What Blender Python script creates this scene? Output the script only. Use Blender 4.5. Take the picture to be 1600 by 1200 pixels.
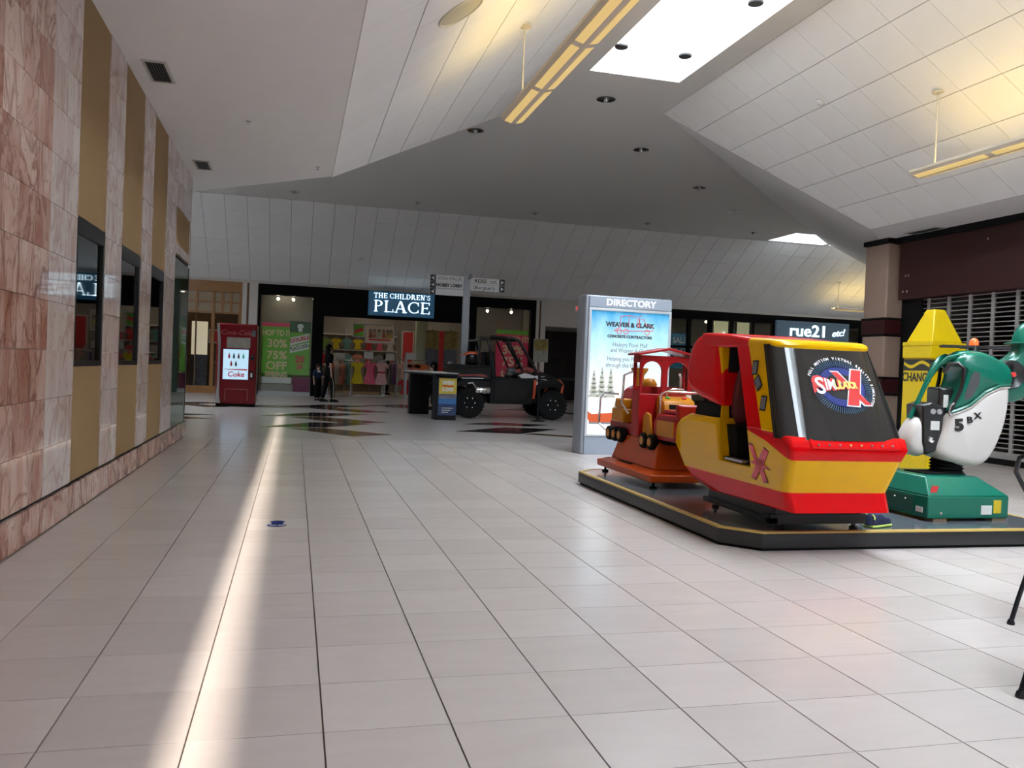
import bpy, bmesh, math, random
from mathutils import Vector, Matrix
for o in list(bpy.data.objects): bpy.data.objects.remove(o)
random.seed(7)
SC = bpy.context.scene
COL = SC.collection

# ------------------------------------------------------------------ camera
YAW, PITCH, ROLL = math.radians(14.55), math.radians(-1.05), math.radians(2.3)
_f = Vector((math.sin(YAW)*math.cos(PITCH), math.cos(YAW)*math.cos(PITCH), math.sin(PITCH)))
_r0 = Vector((math.cos(YAW), -math.sin(YAW), 0)); _u0 = _r0.cross(_f)
_r = _r0*math.cos(ROLL)+_u0*math.sin(ROLL); _u = _u0*math.cos(ROLL)-_r0*math.sin(ROLL)
cam = bpy.data.cameras.new('camera'); cam.sensor_width = 36; cam.lens = 1310/1600*36
cam.clip_start = .05; cam.clip_end = 200
camo = bpy.data.objects.new('camera', cam); COL.objects.link(camo)
camo.matrix_world = Matrix(((_r.x,_u.x,-_f.x,0),(_r.y,_u.y,-_f.y,0),(_r.z,_u.z,-_f.z,1.15),(0,0,0,1)))
SC.camera = camo

# ------------------------------------------------------------------ sky, sun, exposure
W = bpy.data.worlds.new('sky'); SC.world = W; W.use_nodes = True
bg = W.node_tree.nodes['Background']; bg.inputs[0].default_value = (.80,.88,1,1); bg.inputs[1].default_value = 26
SUNK, SUNM = .786, 1.12
sun = bpy.data.lights.new('sun', 'SUN'); sun.energy = 13; sun.angle = math.radians(.6); sun.color = (1,.88,.76)
suno = bpy.data.objects.new('sun', sun); COL.objects.link(suno)
suno.rotation_euler = Vector((-SUNK, SUNM, -1)).to_track_quat('-Z','Y').to_euler()
suno.location = (20,-20,25)
VS = SC.view_settings
VS.view_transform = 'Standard'; VS.look = 'None'; VS.gamma = 1; VS.exposure = 0.0
try: VS.use_curve_mapping = False
except Exception: pass
ZS, ZC = 3.7, 5.7                       # soffit and upper ceiling heights
SKY = (4.16, 5.63, -8.0, 12.1); WELL = 1.69
SKY2 = (14.9, 25.0, 23.1, 24.7); SKY_FILL = (-8.0, -4.2, 18.8, 21.6)  # the last one is an unseen skylight added to brighten the court
def portal(x0,x1,y0,y1,z):
    l = bpy.data.lights.new('sky_portal','AREA'); l.shape = 'RECTANGLE'; l.size = x1-x0; l.size_y = y1-y0
    l.cycles.is_portal = True
    o = bpy.data.objects.new('sky_portal', l); COL.objects.link(o); o.location = ((x0+x1)/2,(y0+y1)/2,z)
portal(*SKY, ZC+WELL-.02); portal(*SKY2, ZC+1.78); portal(*SKY_FILL, ZC+.9)

# ------------------------------------------------------------------ materials
MATS = {}
def nodes(name):
    m = bpy.data.materials.new(name); m.use_nodes = True
    nt = m.node_tree; b = nt.nodes['Principled BSDF']
    return m, nt, b
def mat(name, c, rough=.5, metal=0, spec=.5, var=0, vs=8, bump=0, bs=60, em=0, emc=None, coat=0, rnd=0):
    if name in MATS: return MATS[name]
    m, nt, b = nodes(name); N, L = nt.nodes, nt.links
    b.inputs['Roughness'].default_value = rough; b.inputs['Metallic'].default_value = metal
    b.inputs['Specular IOR Level'].default_value = spec; b.inputs['Coat Weight'].default_value = coat
    b.inputs['Coat Roughness'].default_value = .05
    tc = N.new('ShaderNodeTexCoord')
    if var or rnd:
        mx = N.new('ShaderNodeMix'); mx.data_type = 'RGBA'
        a = [max(0,v*(1-var-rnd)) for v in c]+[1]; d = [min(1,v*(1+var+rnd)) for v in c]+[1]
        mx.inputs[6].default_value = a; mx.inputs[7].default_value = d
        tx = N.new('ShaderNodeTexNoise'); tx.inputs['Scale'].default_value = vs; tx.inputs['Detail'].default_value = 4
        L.new(tc.outputs['Object'], tx.inputs['Vector'])
        if rnd:
            oi = N.new('ShaderNodeObjectInfo'); mm = N.new('ShaderNodeMath'); mm.operation = 'MULTIPLY_ADD'
            k = rnd/(var+rnd); L.new(oi.outputs['Random'], mm.inputs[0]); mm.inputs[1].default_value = k
            m2 = N.new('ShaderNodeMath'); m2.operation = 'MULTIPLY'; L.new(tx.outputs[0], m2.inputs[0]); m2.inputs[1].default_value = 1-k
            L.new(m2.outputs[0], mm.inputs[2]); L.new(mm.outputs[0], mx.inputs[0])
        else: L.new(tx.outputs[0], mx.inputs[0])
        L.new(mx.outputs[2], b.inputs['Base Color'])
    else: b.inputs['Base Color'].default_value = (*c,1)
    if bump:
        t2 = N.new('ShaderNodeTexNoise'); t2.inputs['Scale'].default_value = bs
        L.new(tc.outputs['Object'], t2.inputs['Vector'])
        bp = N.new('ShaderNodeBump'); bp.inputs['Strength'].default_value = bump; bp.inputs['Distance'].default_value = .01
        L.new(t2.outputs[0], bp.inputs['Height']); L.new(bp.outputs[0], b.inputs['Normal'])
    if em:
        b.inputs['Emission Color'].default_value = (*(emc or c),1); b.inputs['Emission Strength'].default_value = em
    MATS[name] = m; return m
def glass(name, tint=(1,1,1), gloss=.08, rough=.02, gcol=(1,1,1)):
    if name in MATS: return MATS[name]
    m = bpy.data.materials.new(name); m.use_nodes = True; nt = m.node_tree; N, L = nt.nodes, nt.links
    N.remove(N['Principled BSDF']); out = N['Material Output']
    t = N.new('ShaderNodeBsdfTransparent'); t.inputs[0].default_value = (*tint,1)
    g = N.new('ShaderNodeBsdfGlossy'); g.inputs['Roughness'].default_value = rough; g.inputs[0].default_value = (*gcol,1)
    lw = N.new('ShaderNodeLayerWeight'); pw = N.new('ShaderNodeMath'); pw.operation = 'POWER'; pw.inputs[1].default_value = 5
    L.new(lw.outputs['Facing'], pw.inputs[0])
    ad = N.new('ShaderNodeMath'); ad.operation = 'MULTIPLY_ADD'; ad.use_clamp = True; ad.inputs[1].default_value = .9; ad.inputs[2].default_value = gloss
    L.new(pw.outputs[0], ad.inputs[0])
    mx = N.new('ShaderNodeMixShader'); L.new(ad.outputs[0], mx.inputs[0]); L.new(t.outputs[0], mx.inputs[1]); L.new(g.outputs[0], mx.inputs[2])
    L.new(mx.outputs[0], out.inputs[0]); MATS[name] = m; return m
def marble(name, base, dark, vein, amount):
    m, nt, b = nodes(name); N, L = nt.nodes, nt.links
    tc = N.new('ShaderNodeTexCoord'); oi = N.new('ShaderNodeObjectInfo')
    ad = N.new('ShaderNodeVectorMath'); ad.operation = 'MULTIPLY_ADD'
    L.new(oi.outputs['Random'], ad.inputs[0]); ad.inputs[1].default_value = (37,91,53); L.new(tc.outputs['Object'], ad.inputs[2])
    n1 = N.new('ShaderNodeTexNoise'); n1.inputs['Scale'].default_value = 2.0; n1.inputs['Detail'].default_value = 6; n1.inputs['Distortion'].default_value = .9
    st = N.new('ShaderNodeVectorMath'); st.operation = 'MULTIPLY'; st.inputs[1].default_value = (1,1.35,.7)
    L.new(ad.outputs[0], st.inputs[0]); L.new(st.outputs[0], n1.inputs['Vector'])
    n2 = N.new('ShaderNodeTexNoise'); n2.inputs['Scale'].default_value = 1.5; n2.inputs['Detail'].default_value = 5; n2.inputs['Distortion'].default_value = 1.4
    L.new(st.outputs[0], n2.inputs['Vector'])
    r2 = N.new('ShaderNodeValToRGB'); e = r2.color_ramp.elements
    e[0].position = .465; e[0].color = (0,0,0,1); e[1].position = .535; e[1].color = (0,0,0,1)
    k = r2.color_ramp.elements.new(.5); k.color = (1,1,1,1)
    L.new(n2.outputs[0], r2.inputs[0])
    mx = N.new('ShaderNodeMix'); mx.data_type = 'RGBA'; mx.inputs[6].default_value = (*base,1); mx.inputs[7].default_value = (*dark,1)
    r1 = N.new('ShaderNodeMapRange'); r1.inputs[1].default_value = .38; r1.inputs[2].default_value = .68
    sub = N.new('ShaderNodeMath'); sub.operation = 'MULTIPLY_ADD'; sub.inputs[1].default_value = .16
    L.new(oi.outputs['Random'], sub.inputs[0]); L.new(n1.outputs[0], sub.inputs[2])
    s3 = N.new('ShaderNodeMath'); s3.operation = 'SUBTRACT'; s3.inputs[1].default_value = .08; L.new(sub.outputs[0], s3.inputs[0])
    L.new(s3.outputs[0], r1.inputs[0]); L.new(r1.outputs[0], mx.inputs[0])
    m2 = N.new('ShaderNodeMix'); m2.data_type = 'RGBA'; m2.inputs[7].default_value = (*vein,1)
    vm = N.new('ShaderNodeMath'); vm.operation = 'MULTIPLY'; vm.inputs[1].default_value = amount; L.new(r2.outputs[0], vm.inputs[0])
    L.new(vm.outputs[0], m2.inputs[0]); L.new(mx.outputs[2], m2.inputs[6]); L.new(m2.outputs[2], b.inputs['Base Color'])
    n4 = N.new('ShaderNodeTexNoise'); n4.inputs['Scale'].default_value = 3.4; n4.inputs['Detail'].default_value = 6; n4.inputs['Distortion'].default_value = 1.8
    of = N.new('ShaderNodeVectorMath'); of.operation = 'ADD'; of.inputs[1].default_value = (7.3,2.1,9.7); L.new(st.outputs[0], of.inputs[0]); L.new(of.outputs[0], n4.inputs['Vector'])
    r4 = N.new('ShaderNodeValToRGB'); q = r4.color_ramp.elements
    q[0].position = .475; q[0].color = (0,0,0,1); q[1].position = .53; q[1].color = (0,0,0,1)
    kk = q.new(.5); kk.color = (1,1,1,1); L.new(n4.outputs[0], r4.inputs[0])
    v4 = N.new('ShaderNodeMath'); v4.operation = 'MULTIPLY'; v4.inputs[1].default_value = amount*.7; L.new(r4.outputs[0], v4.inputs[0])
    m4 = N.new('ShaderNodeMix'); m4.data_type = 'RGBA'; m4.inputs[7].default_value = (*vein,1)
    L.new(v4.outputs[0], m4.inputs[0]); L.new(m2.outputs[2], m4.inputs[6]); L.new(m4.outputs[2], b.inputs['Base Color'])
    b.inputs['Roughness'].default_value = .06; b.inputs['Specular IOR Level'].default_value = .5
    MATS[name] = m; return m
def tile_mat(name, c1, c2):
    m, nt, b = nodes(name); N, L = nt.nodes, nt.links
    tc = N.new('ShaderNodeTexCoord'); oi = N.new('ShaderNodeObjectInfo'); gm = N.new('ShaderNodeNewGeometry')
    sm = N.new('ShaderNodeMath'); L.new(oi.outputs['Random'], sm.inputs[0]); L.new(gm.outputs['Random Per Island'], sm.inputs[1])
    ad = N.new('ShaderNodeVectorMath'); ad.operation = 'MULTIPLY_ADD'
    L.new(sm.outputs[0], ad.inputs[0]); ad.inputs[1].default_value = (37,91,53); L.new(tc.outputs['Object'], ad.inputs[2])
    st = N.new('ShaderNodeVectorMath'); st.operation = 'MULTIPLY'; st.inputs[1].default_value = (1,3.2,1); L.new(ad.outputs[0], st.inputs[0])
    n1 = N.new('ShaderNodeTexNoise'); n1.inputs['Scale'].default_value = 3; n1.inputs['Detail'].default_value = 5; n1.inputs['Distortion'].default_value = 1
    L.new(st.outputs[0], n1.inputs['Vector'])
    fr = N.new('ShaderNodeMath'); fr.operation = 'FRACT'; L.new(sm.outputs[0], fr.inputs[0])
    k = N.new('ShaderNodeMath'); k.operation = 'MULTIPLY_ADD'; k.inputs[1].default_value = .45; L.new(fr.outputs[0], k.inputs[0])
    k2 = N.new('ShaderNodeMath'); k2.operation = 'MULTIPLY'; k2.inputs[1].default_value = .55; L.new(n1.outputs[0], k2.inputs[0]); L.new(k2.outputs[0], k.inputs[2])
    mx = N.new('ShaderNodeMix'); mx.data_type = 'RGBA'; mx.inputs[6].default_value = (*c1,1); mx.inputs[7].default_value = (*c2,1)
    L.new(k.outputs[0], mx.inputs[0]); L.new(mx.outputs[2], b.inputs['Base Color'])
    b.inputs['Roughness'].default_value = .22; b.inputs['Specular IOR Level'].default_value = .5
    n3 = N.new('ShaderNodeTexNoise'); n3.inputs['Scale'].default_value = 14; L.new(tc.outputs['Object'], n3.inputs['Vector'])
    bp = N.new('ShaderNodeBump'); bp.inputs['Strength'].default_value = .06; bp.inputs['Distance'].default_value = .01
    L.new(n3.outputs[0], bp.inputs['Height']); L.new(bp.outputs[0], b.inputs['Normal'])
    MATS[name] = m; return m

# ------------------------------------------------------------------ mesh builder
class MB:
    def __init__(s): s.v = []; s.f = []
    def add(s, vs, fs):
        n = len(s.v); s.v += [tuple(v) for v in vs]; s.f += [tuple(i+n for i in f) for f in fs]; return s
    def box(s, x0,y0,z0,x1,y1,z1):
        return s.add([(x0,y0,z0),(x1,y0,z0),(x1,y1,z0),(x0,y1,z0),(x0,y0,z1),(x1,y0,z1),(x1,y1,z1),(x0,y1,z1)],
            [(0,3,2,1),(4,5,6,7),(0,1,5,4),(1,2,6,5),(2,3,7,6),(3,0,4,7)])
    def frustum(s, x0,y0,x1,y1,z0, a0,b0,a1,b1,z1):
        return s.add([(x0,y0,z0),(x1,y0,z0),(x1,y1,z0),(x0,y1,z0),(a0,b0,z1),(a1,b0,z1),(a1,b1,z1),(a0,b1,z1)],
            [(0,3,2,1),(4,5,6,7),(0,1,5,4),(1,2,6,5),(2,3,7,6),(3,0,4,7)])
    def loft(s, rings, cap=True, closed=False):
        n = len(rings[0]); vs = [p for r in rings for p in r]; fs = []
        m = len(rings); rng = m if closed else m-1
        for i in range(rng):
            for j in range(n):
                a = i*n+j; b_ = i*n+(j+1)%n; c = ((i+1)%m)*n+(j+1)%n; d = ((i+1)%m)*n+j
                fs.append((a,b_,c,d))
        if cap and not closed: fs += [tuple(range(n))[::-1], tuple(range((m-1)*n, m*n))]
        return s.add(vs, fs)
    def cyl(s, p0, p1, r0, r1=None, n=12, cap=True):
        return s.tube([p0,p1], [r0, r0 if r1 is None else r1], n, cap=cap)
    def tube(s, pts, r, n=8, closed=False, cap=True):
        P = [Vector(p) for p in pts]; m = len(P); R = r if isinstance(r,(list,tuple)) else [r]*m
        rings = []; prev = None
        for i in range(m):
            if closed: t = P[(i+1)%m]-P[i-1]
            else: t = P[min(i+1,m-1)]-P[max(i-1,0)]
            t.normalize()
            if prev is None:
                a = Vector((0,0,1)) if abs(t.z) < .9 else Vector((1,0,0)); u = t.cross(a).normalized()
            else:
                u = prev - t*prev.dot(t); u = u.normalized() if u.length > 1e-6 else t.orthogonal().normalized()
            prev = u; w = t.cross(u)
            rings.append([P[i]+(u*math.cos(2*math.pi*k/n)+w*math.sin(2*math.pi*k/n))*R[i] for k in range(n)])
        return s.loft(rings, cap, closed)
    def prism(s, poly, plane, a, b, wf=None):
        # plane: 'xz' extrudes along y, 'yz' along x, 'xy' along z; wf(u,v)->scale of the extrusion
        n = len(poly)
        def P(u,v,d):
            return (u,d,v) if plane == 'xz' else (d,u,v) if plane == 'yz' else (u,v,d)
        vs = [P(u,v,a*(wf(u,v) if wf else 1)) for u,v in poly]+[P(u,v,b*(wf(u,v) if wf else 1)) for u,v in poly]
        fs = [tuple(range(n))[::-1], tuple(range(n,2*n))]+[(i,(i+1)%n,n+(i+1)%n,n+i) for i in range(n)]
        return s.add(vs, fs)
    def inflate(s, poly, plane, c, hw, prof=((-1,.55),(-.9,.78),(-.65,.93),(-.3,1),(.3,1),(.65,.93),(.9,.78),(1,.55)), sub=3):
        n = len(poly); pp = []
        for i in range(n):                         # smooth the outline
            p0,p1,p2,p3 = poly[i-1],poly[i],poly[(i+1)%n],poly[(i+2)%n]
            for k in range(sub):
                t = k/sub
                pp.append(tuple(.5*((2*p1[j])+(-p0[j]+p2[j])*t+(2*p0[j]-5*p1[j]+4*p2[j]-p3[j])*t*t+(-p0[j]+3*p1[j]-3*p2[j]+p3[j])*t**3) for j in (0,1)))
        cu = sum(p[0] for p in pp)/len(pp); cv = sum(p[1] for p in pp)/len(pp)
        rings = []
        for d,k in prof:
            q = [(cu+(u-cu)*k, cv+(v-cv)*k) for u,v in pp]; e = c+d*hw
            rings.append([(u,e,v) if plane == 'xz' else (e,u,v) if plane == 'yz' else (u,v,e) for u,v in q])
        return s.loft(rings)
    def lathe(s, prof, c, axis='z', n=24):
        rings = []
        for r,h in prof:
            ring = []
            for k in range(n):
                a = 2*math.pi*k/n; x,y = r*math.cos(a), r*math.sin(a)
                ring.append((c[0]+x,c[1]+y,c[2]+h) if axis == 'z' else (c[0]+x,c[1]+h,c[2]+y) if axis == 'y' else (c[0]+h,c[1]+x,c[2]+y))
            rings.append(ring)
        return s.loft(rings)
    def ball(s, c, rx, ry, rz, nu=14, nv=8):
        rings = []
        for j in range(nv+1):
            t = math.pi*(j+.02)/(nv+.04); rings.append([(c[0]+rx*math.sin(t)*math.cos(2*math.pi*i/nu), c[1]+ry*math.sin(t)*math.sin(2*math.pi*i/nu), c[2]-rz*math.cos(t)) for i in range(nu)])
        return s.loft(rings)
    def mesh(s, name):
        me = bpy.data.meshes.new(name); me.from_pydata(s.v, [], s.f)
        bm = bmesh.new(); bm.from_mesh(me); bmesh.ops.recalc_face_normals(bm, faces=bm.faces); bm.to_mesh(me); bm.free()
        return me
    def build(s, name, m, parent=None, smooth=False, bevel=0, seg=2, sub=0):
        me = s.mesh(name); me.materials.append(m)
        if smooth or bevel or sub:
            for p in me.polygons: p.use_smooth = True
        o = bpy.data.objects.new(name, me); COL.objects.link(o)
        if parent is not None: o.parent = parent
        if bevel:
            b = o.modifiers.new('bevel','BEVEL'); b.width = bevel; b.segments = seg; b.limit_method = 'ANGLE'; b.angle_limit = math.radians(35); b.harden_normals = False
        if sub:
            d = o.modifiers.new('sub','SUBSURF'); d.levels = sub; d.render_levels = sub
        if smooth or bevel:
            try: me.set_sharp_from_angle(angle=math.radians(50 if not bevel else 60))
            except Exception: pass
        return o
def BOX(*a): return MB().box(*a)
LABELS = {}
def tag(o, label=None, cat=None, group=None, kind=None):
    if label: o['label'] = label
    if cat: o['category'] = cat
    if group: o['group'] = group
    if kind: o['kind'] = kind
    return o
def thing(name, label, cat, loc=(0,0,0), rz=0, group=None):
    o = bpy.data.objects.new(name, None); COL.objects.link(o); o.location = loc; o.rotation_euler = (0,0,rz)
    o.empty_display_size = .1
    return tag(o, label, cat, group)
def struct(o, label=None, cat=None): return tag(o, label, cat, None, 'structure')
def copy_tree(o, parent=None):
    c = o.copy(); COL.objects.link(c); c.parent = parent
    for ch in o.children: copy_tree(ch, c)
    return c

# ------------------------------------------------------------------ lettering
def frame(origin, right, up):
    r = Vector(right).normalized(); u = Vector(up).normalized(); n = r.cross(u)
    o = Vector(origin)
    return Matrix(((r.x,u.x,n.x,o.x),(r.y,u.y,n.y,o.y),(r.z,u.z,n.z,o.z),(0,0,0,1)))
TCACHE = {}
def text_mesh(s, size, extrude, align, shear, bold):
    cu = bpy.data.curves.new('t','FONT'); cu.body = s; cu.size = size; cu.extrude = extrude; cu.align_x = align; cu.align_y = 'CENTER'
    cu.shear = shear; cu.offset = bold; cu.resolution_u = 3; cu.space_character = 1.0
    o = bpy.data.objects.new('t', cu); COL.objects.link(o)
    dg = bpy.context.evaluated_depsgraph_get(); me = bpy.data.meshes.new_from_object(o.evaluated_get(dg))
    bpy.data.objects.remove(o); bpy.data.curves.remove(cu); return me
def text(name, s, size, fr, m, parent=None, align='CENTER', extrude=.002, shear=0, sx=1, bold=0, sy=1):
    me = text_mesh(s, size, extrude, align, shear, bold); me.transform(fr @ Matrix.Diagonal((sx,sy,1,1)))
    me.materials.clear(); me.materials.append(m)
    o = bpy.data.objects.new(name, me); COL.objects.link(o)
    if parent is not None: o.parent = parent
    return o
def seriff(s, h, fr, depth=.03, thick=.15, track=.08):
    """capital serif lettering of cap height h, left aligned at the frame origin; returns builder and width"""
    mb = MB(); T = thick; t = .05
    def quad(pts, x):
        vs = [fr @ Vector(((x+p[0])*h, p[1]*h, 0)) for p in pts]+[fr @ Vector(((x+p[0])*h, p[1]*h, depth)) for p in pts]
        n = len(pts); mb.add(vs, [tuple(range(n))[::-1], tuple(range(n,2*n))]+[(i,(i+1)%n,n+(i+1)%n,n+i) for i in range(n)])
    def R(x,x0,y0,x1,y1): quad([(x0,y0),(x1,y0),(x1,y1),(x0,y1)], x)
    def ring(x,cx,cy,rx,ry,a0,a1,th,tn):
        n = 14
        for i in range(n):
            p = []
            for k,(ii) in enumerate((i,i+1,i+1,i)):
                a = math.radians(a0+(a1-a0)*ii/n); w = tn+(th-tn)*abs(math.cos(a))
                q = 1 if k < 2 else 0
                p.append((cx+(rx-(0 if q else w))*math.cos(a), cy+(ry-(0 if q else tn+.3*(w-tn)))*math.sin(a)))
            quad(p, x)
    def stem(x,c,both=True):
        R(x,c-T/2,0,c+T/2,1); R(x,c-T/2-.08,0,c+T/2+.08,.045); R(x,c-T/2-.08,.955,c+T/2+.08,1)
    x = 0
    for ch in s:
        if ch == ' ': x += .35; continue
        if ch == "'": quad([(.02,1),(.16,1),(.08,.68)], x); w = .18
        elif ch == 'T':
            stem(x,.38); R(x,0,.94,.76,1); R(x,0,.76,.045,1); R(x,.715,.76,.76,1); w = .76
        elif ch == 'H': stem(x,.16); stem(x,.68); R(x,.16,.47,.68,.53); w = .84
        elif ch == 'E':
            stem(x,.16); R(x,.16,.95,.66,1); R(x,.16,0,.68,.05); R(x,.16,.48,.52,.53)
            R(x,.615,.78,.66,1); R(x,.635,0,.68,.24); R(x,.48,.4,.52,.62); w = .7
        elif ch == 'C':
            ring(x,.46,.5,.46,.51,48,312,T*1.05,.06); R(x,.72,.66,.77,.98); R(x,.72,.06,.77,.3); w = .82
        elif ch == 'I': stem(x,.16); w = .32
        elif ch == 'L': stem(x,.16); R(x,.16,0,.66,.05); R(x,.615,0,.66,.27); w = .68
        elif ch == 'D': stem(x,.16); ring(x,.3,.5,.52,.5,-90,90,T,.05); R(x,.16,0,.31,.05); R(x,.16,.95,.31,1); w = .84
        elif ch in 'PR':
            stem(x,.16); ring(x,.32,.74,.3,.26,-90,90,T,.05); R(x,.16,.95,.33,1); R(x,.16,.48,.33,.53); w = .66
            if ch == 'R': quad([(.34,.5),(.5,.5),(.8,0),(.62,0)], x); R(x,.62,0,.86,.045); w = .86
        elif ch == 'N':
            R(x,.13,0,.2,1); R(x,.66,0,.73,1); quad([(.08,1),(.26,1),(.73,0),(.6,0)], x); R(x,.03,0,.3,.045); R(x,.03,.955,.2,1); R(x,.56,.955,.83,1); w = .86
        elif ch == 'S':
            ring(x,.3,.73,.26,.27,40,250,T*.75,.07); ring(x,.3,.26,.27,.27,-140,80,T*.75,.07); R(x,.46,.72,.5,.98); R(x,.04,.04,.08,.3); w = .6
        elif ch == 'A':
            quad([(.36,1),(.44,1),(.13,0),(.07,0)], x); quad([(.36,1),(.5,1),(.82,0),(.64,0)], x); R(x,.2,.3,.66,.36)
            R(x,-.02,0,.22,.045); R(x,.55,0,.9,.045); w = .88
        else: w = .5
        x += w+track
    return mb, (x-track)*h
# ------------------------------------------------------------------ shared materials
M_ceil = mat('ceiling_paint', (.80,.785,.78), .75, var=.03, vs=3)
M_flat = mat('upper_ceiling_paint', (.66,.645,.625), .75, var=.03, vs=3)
M_panel = mat('acoustic_panel', (.83,.825,.825), .7, var=.03, vs=2.5, bump=.15, bs=120, rnd=.02)
M_backing = mat('panel_joint', (.25,.24,.235), .8)
M_white = mat('white_paint', (.82,.82,.81), .55)
M_cream = mat('cream_paint', (.58,.54,.50), .55, var=.04)
M_black = mat('black_satin', (.010,.010,.011), .35, spec=.3)
M_matte = mat('matte_black', (.008,.008,.009), .75, spec=.15)
M_darkgrey = mat('dark_grey', (.05,.05,.055), .5)
M_grey = mat('grey_metal', (.42,.42,.43), .42, metal=.6)
M_chrome = mat('chrome', (.75,.75,.76), .18, metal=1)
M_steel = mat('brushed_steel', (.5,.5,.5), .35, metal=.9)
M_grout = mat('grout', (.17,.14,.12), .8, var=.15, vs=20)
M_tile = tile_mat('floor_tile', (.465,.405,.385), (.57,.51,.49))
M_court = mat('court_floor', (.48,.43,.41), .2, var=.06, vs=4)
M_inlay = mat('dark_inlay', (.022,.018,.018), .1)
M_inlayb = mat('bronze_inlay', (.11,.065,.03), .12, var=.1)
M_pink = marble('pink_marble', (.68,.49,.42), (.42,.19,.14), (.22,.075,.05), .75)
M_pale = marble('pale_marble', (.69,.61,.59), (.58,.45,.41), (.38,.20,.155), .5)
M_tan = mat('tan_fabric_panel', (.30,.19,.085), .75, var=.05, vs=5, bump=.1, bs=200)
M_glass = glass('clear_glass', (.96,.98,.97), .02)
M_dglass = glass('dark_window_glass', (.22,.22,.23), .10)
M_gglass = glass('green_tinted_glass', (.62,.72,.68), .05)
M_wood = mat('honey_wood', (.30,.135,.04), .4, var=.2, vs=6)
M_wooddark = mat('brown_wood', (.13,.06,.022), .45, var=.2, vs=6)
M_maroon = mat('maroon_laminate', (.040,.008,.007), .6, var=.12, vs=3)
M_maroonb = mat('maroon_stone', (.055,.012,.014), .3)
M_brickcol = mat('beige_column_stone', (.40,.29,.235), .55, var=.08, vs=10)
M_shut = mat('shutter_aluminium', (.42,.41,.41), .45, metal=.35)
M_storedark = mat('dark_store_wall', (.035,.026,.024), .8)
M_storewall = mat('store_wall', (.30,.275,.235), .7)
M_storefloor = mat('store_floor', (.36,.27,.19), .3, var=.15, vs=3)
M_storecol = mat('store_ceiling', (.24,.225,.205), .8)
M_carpet = mat('carpet_dark', (.06,.045,.04), .9)
M_bulb = mat('warm_bulb', (1,.86,.62), .5, em=45, emc=(1,.82,.55))
M_lightpanel = mat('store_light_panel', (1,.9,.75), .5, em=4.6, emc=(1,.86,.68))
M_tube = mat('fluorescent_lens', (.8,.6,.25), .5, em=.42, emc=(1,.70,.24))
M_tubeup = mat('fluorescent_tube', (1,.85,.45), .5, em=16, emc=(1,.78,.32))
M_fix = mat('fixture_enamel', (.62,.56,.45), .45)

# ------------------------------------------------------------------ panels on a sloping plane
def clip_poly(poly, a, b, c):               # keep a*u+b*v <= c
    out = []
    for i in range(len(poly)):
        p, q = poly[i-1], poly[i]; dp = a*p[0]+b*p[1]-c; dq = a*q[0]+b*q[1]-c
        if (dp <= 0) != (dq <= 0):
            t = dp/(dp-dq); out.append((p[0]+(q[0]-p[0])*t, p[1]+(q[1]-p[1])*t))
        if dq <= 0: out.append(q)
    return out
def panels(parent, O, U, V, N, us, vs, m, clips=(), th=.012, gu=.006, gv=.008, name='panel'):
    O, U, V, N = Vector(O), Vector(U).normalized(), Vector(V).normalized(), Vector(N).normalized(); cache = {}
    for i in range(len(us)-1):
        for j in range(len(vs)-1):
            r = [(us[i]+gu/2,vs[j]+gv/2),(us[i+1]-gu/2,vs[j]+gv/2),(us[i+1]-gu/2,vs[j+1]-gv/2),(us[i]+gu/2,vs[j+1]-gv/2)]
            q = r
            for c in clips: q = clip_poly(q, *c)
            if len(q) < 3: continue
            cu, cv = (us[i]+us[i+1])/2, (vs[j]+vs[j+1])/2
            full = q == r; key = (round(us[i+1]-us[i],3), round(vs[j+1]-vs[j],3)) if full else None
            if full and key in cache: me = cache[key]
            else:
                mb = MB(); n = len(q)
                P = [U*(u-cu)+V*(v-cv) for u,v in q]
                mb.add([p for p in P]+[p+N*th for p in P], [tuple(range(n))[::-1], tuple(range(n,2*n))]+[(k,(k+1)%n,n+(k+1)%n,n+k) for k in range(n)])
                me = mb.mesh(name); me.materials.append(m)
                if full: cache[key] = me
            o = bpy.data.objects.new(name, me); COL.objects.link(o); o.parent = parent; o.location = O+U*cu+V*cv
def sheet(pts, N, t=.02):
    N = Vector(N).normalized()*t; n = len(pts); P = [Vector(p) for p in pts]
    return MB().add(P+[p+N for p in P], [tuple(range(n))[::-1], tuple(range(n,2*n))]+[(k,(k+1)%n,n+(k+1)%n,n+k) for k in range(n)])
def frange(a, b, d):
    r = []; x = a
    while x < b-1e-6: r.append(round(x,4)); x += d
    return r+[b]

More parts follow.
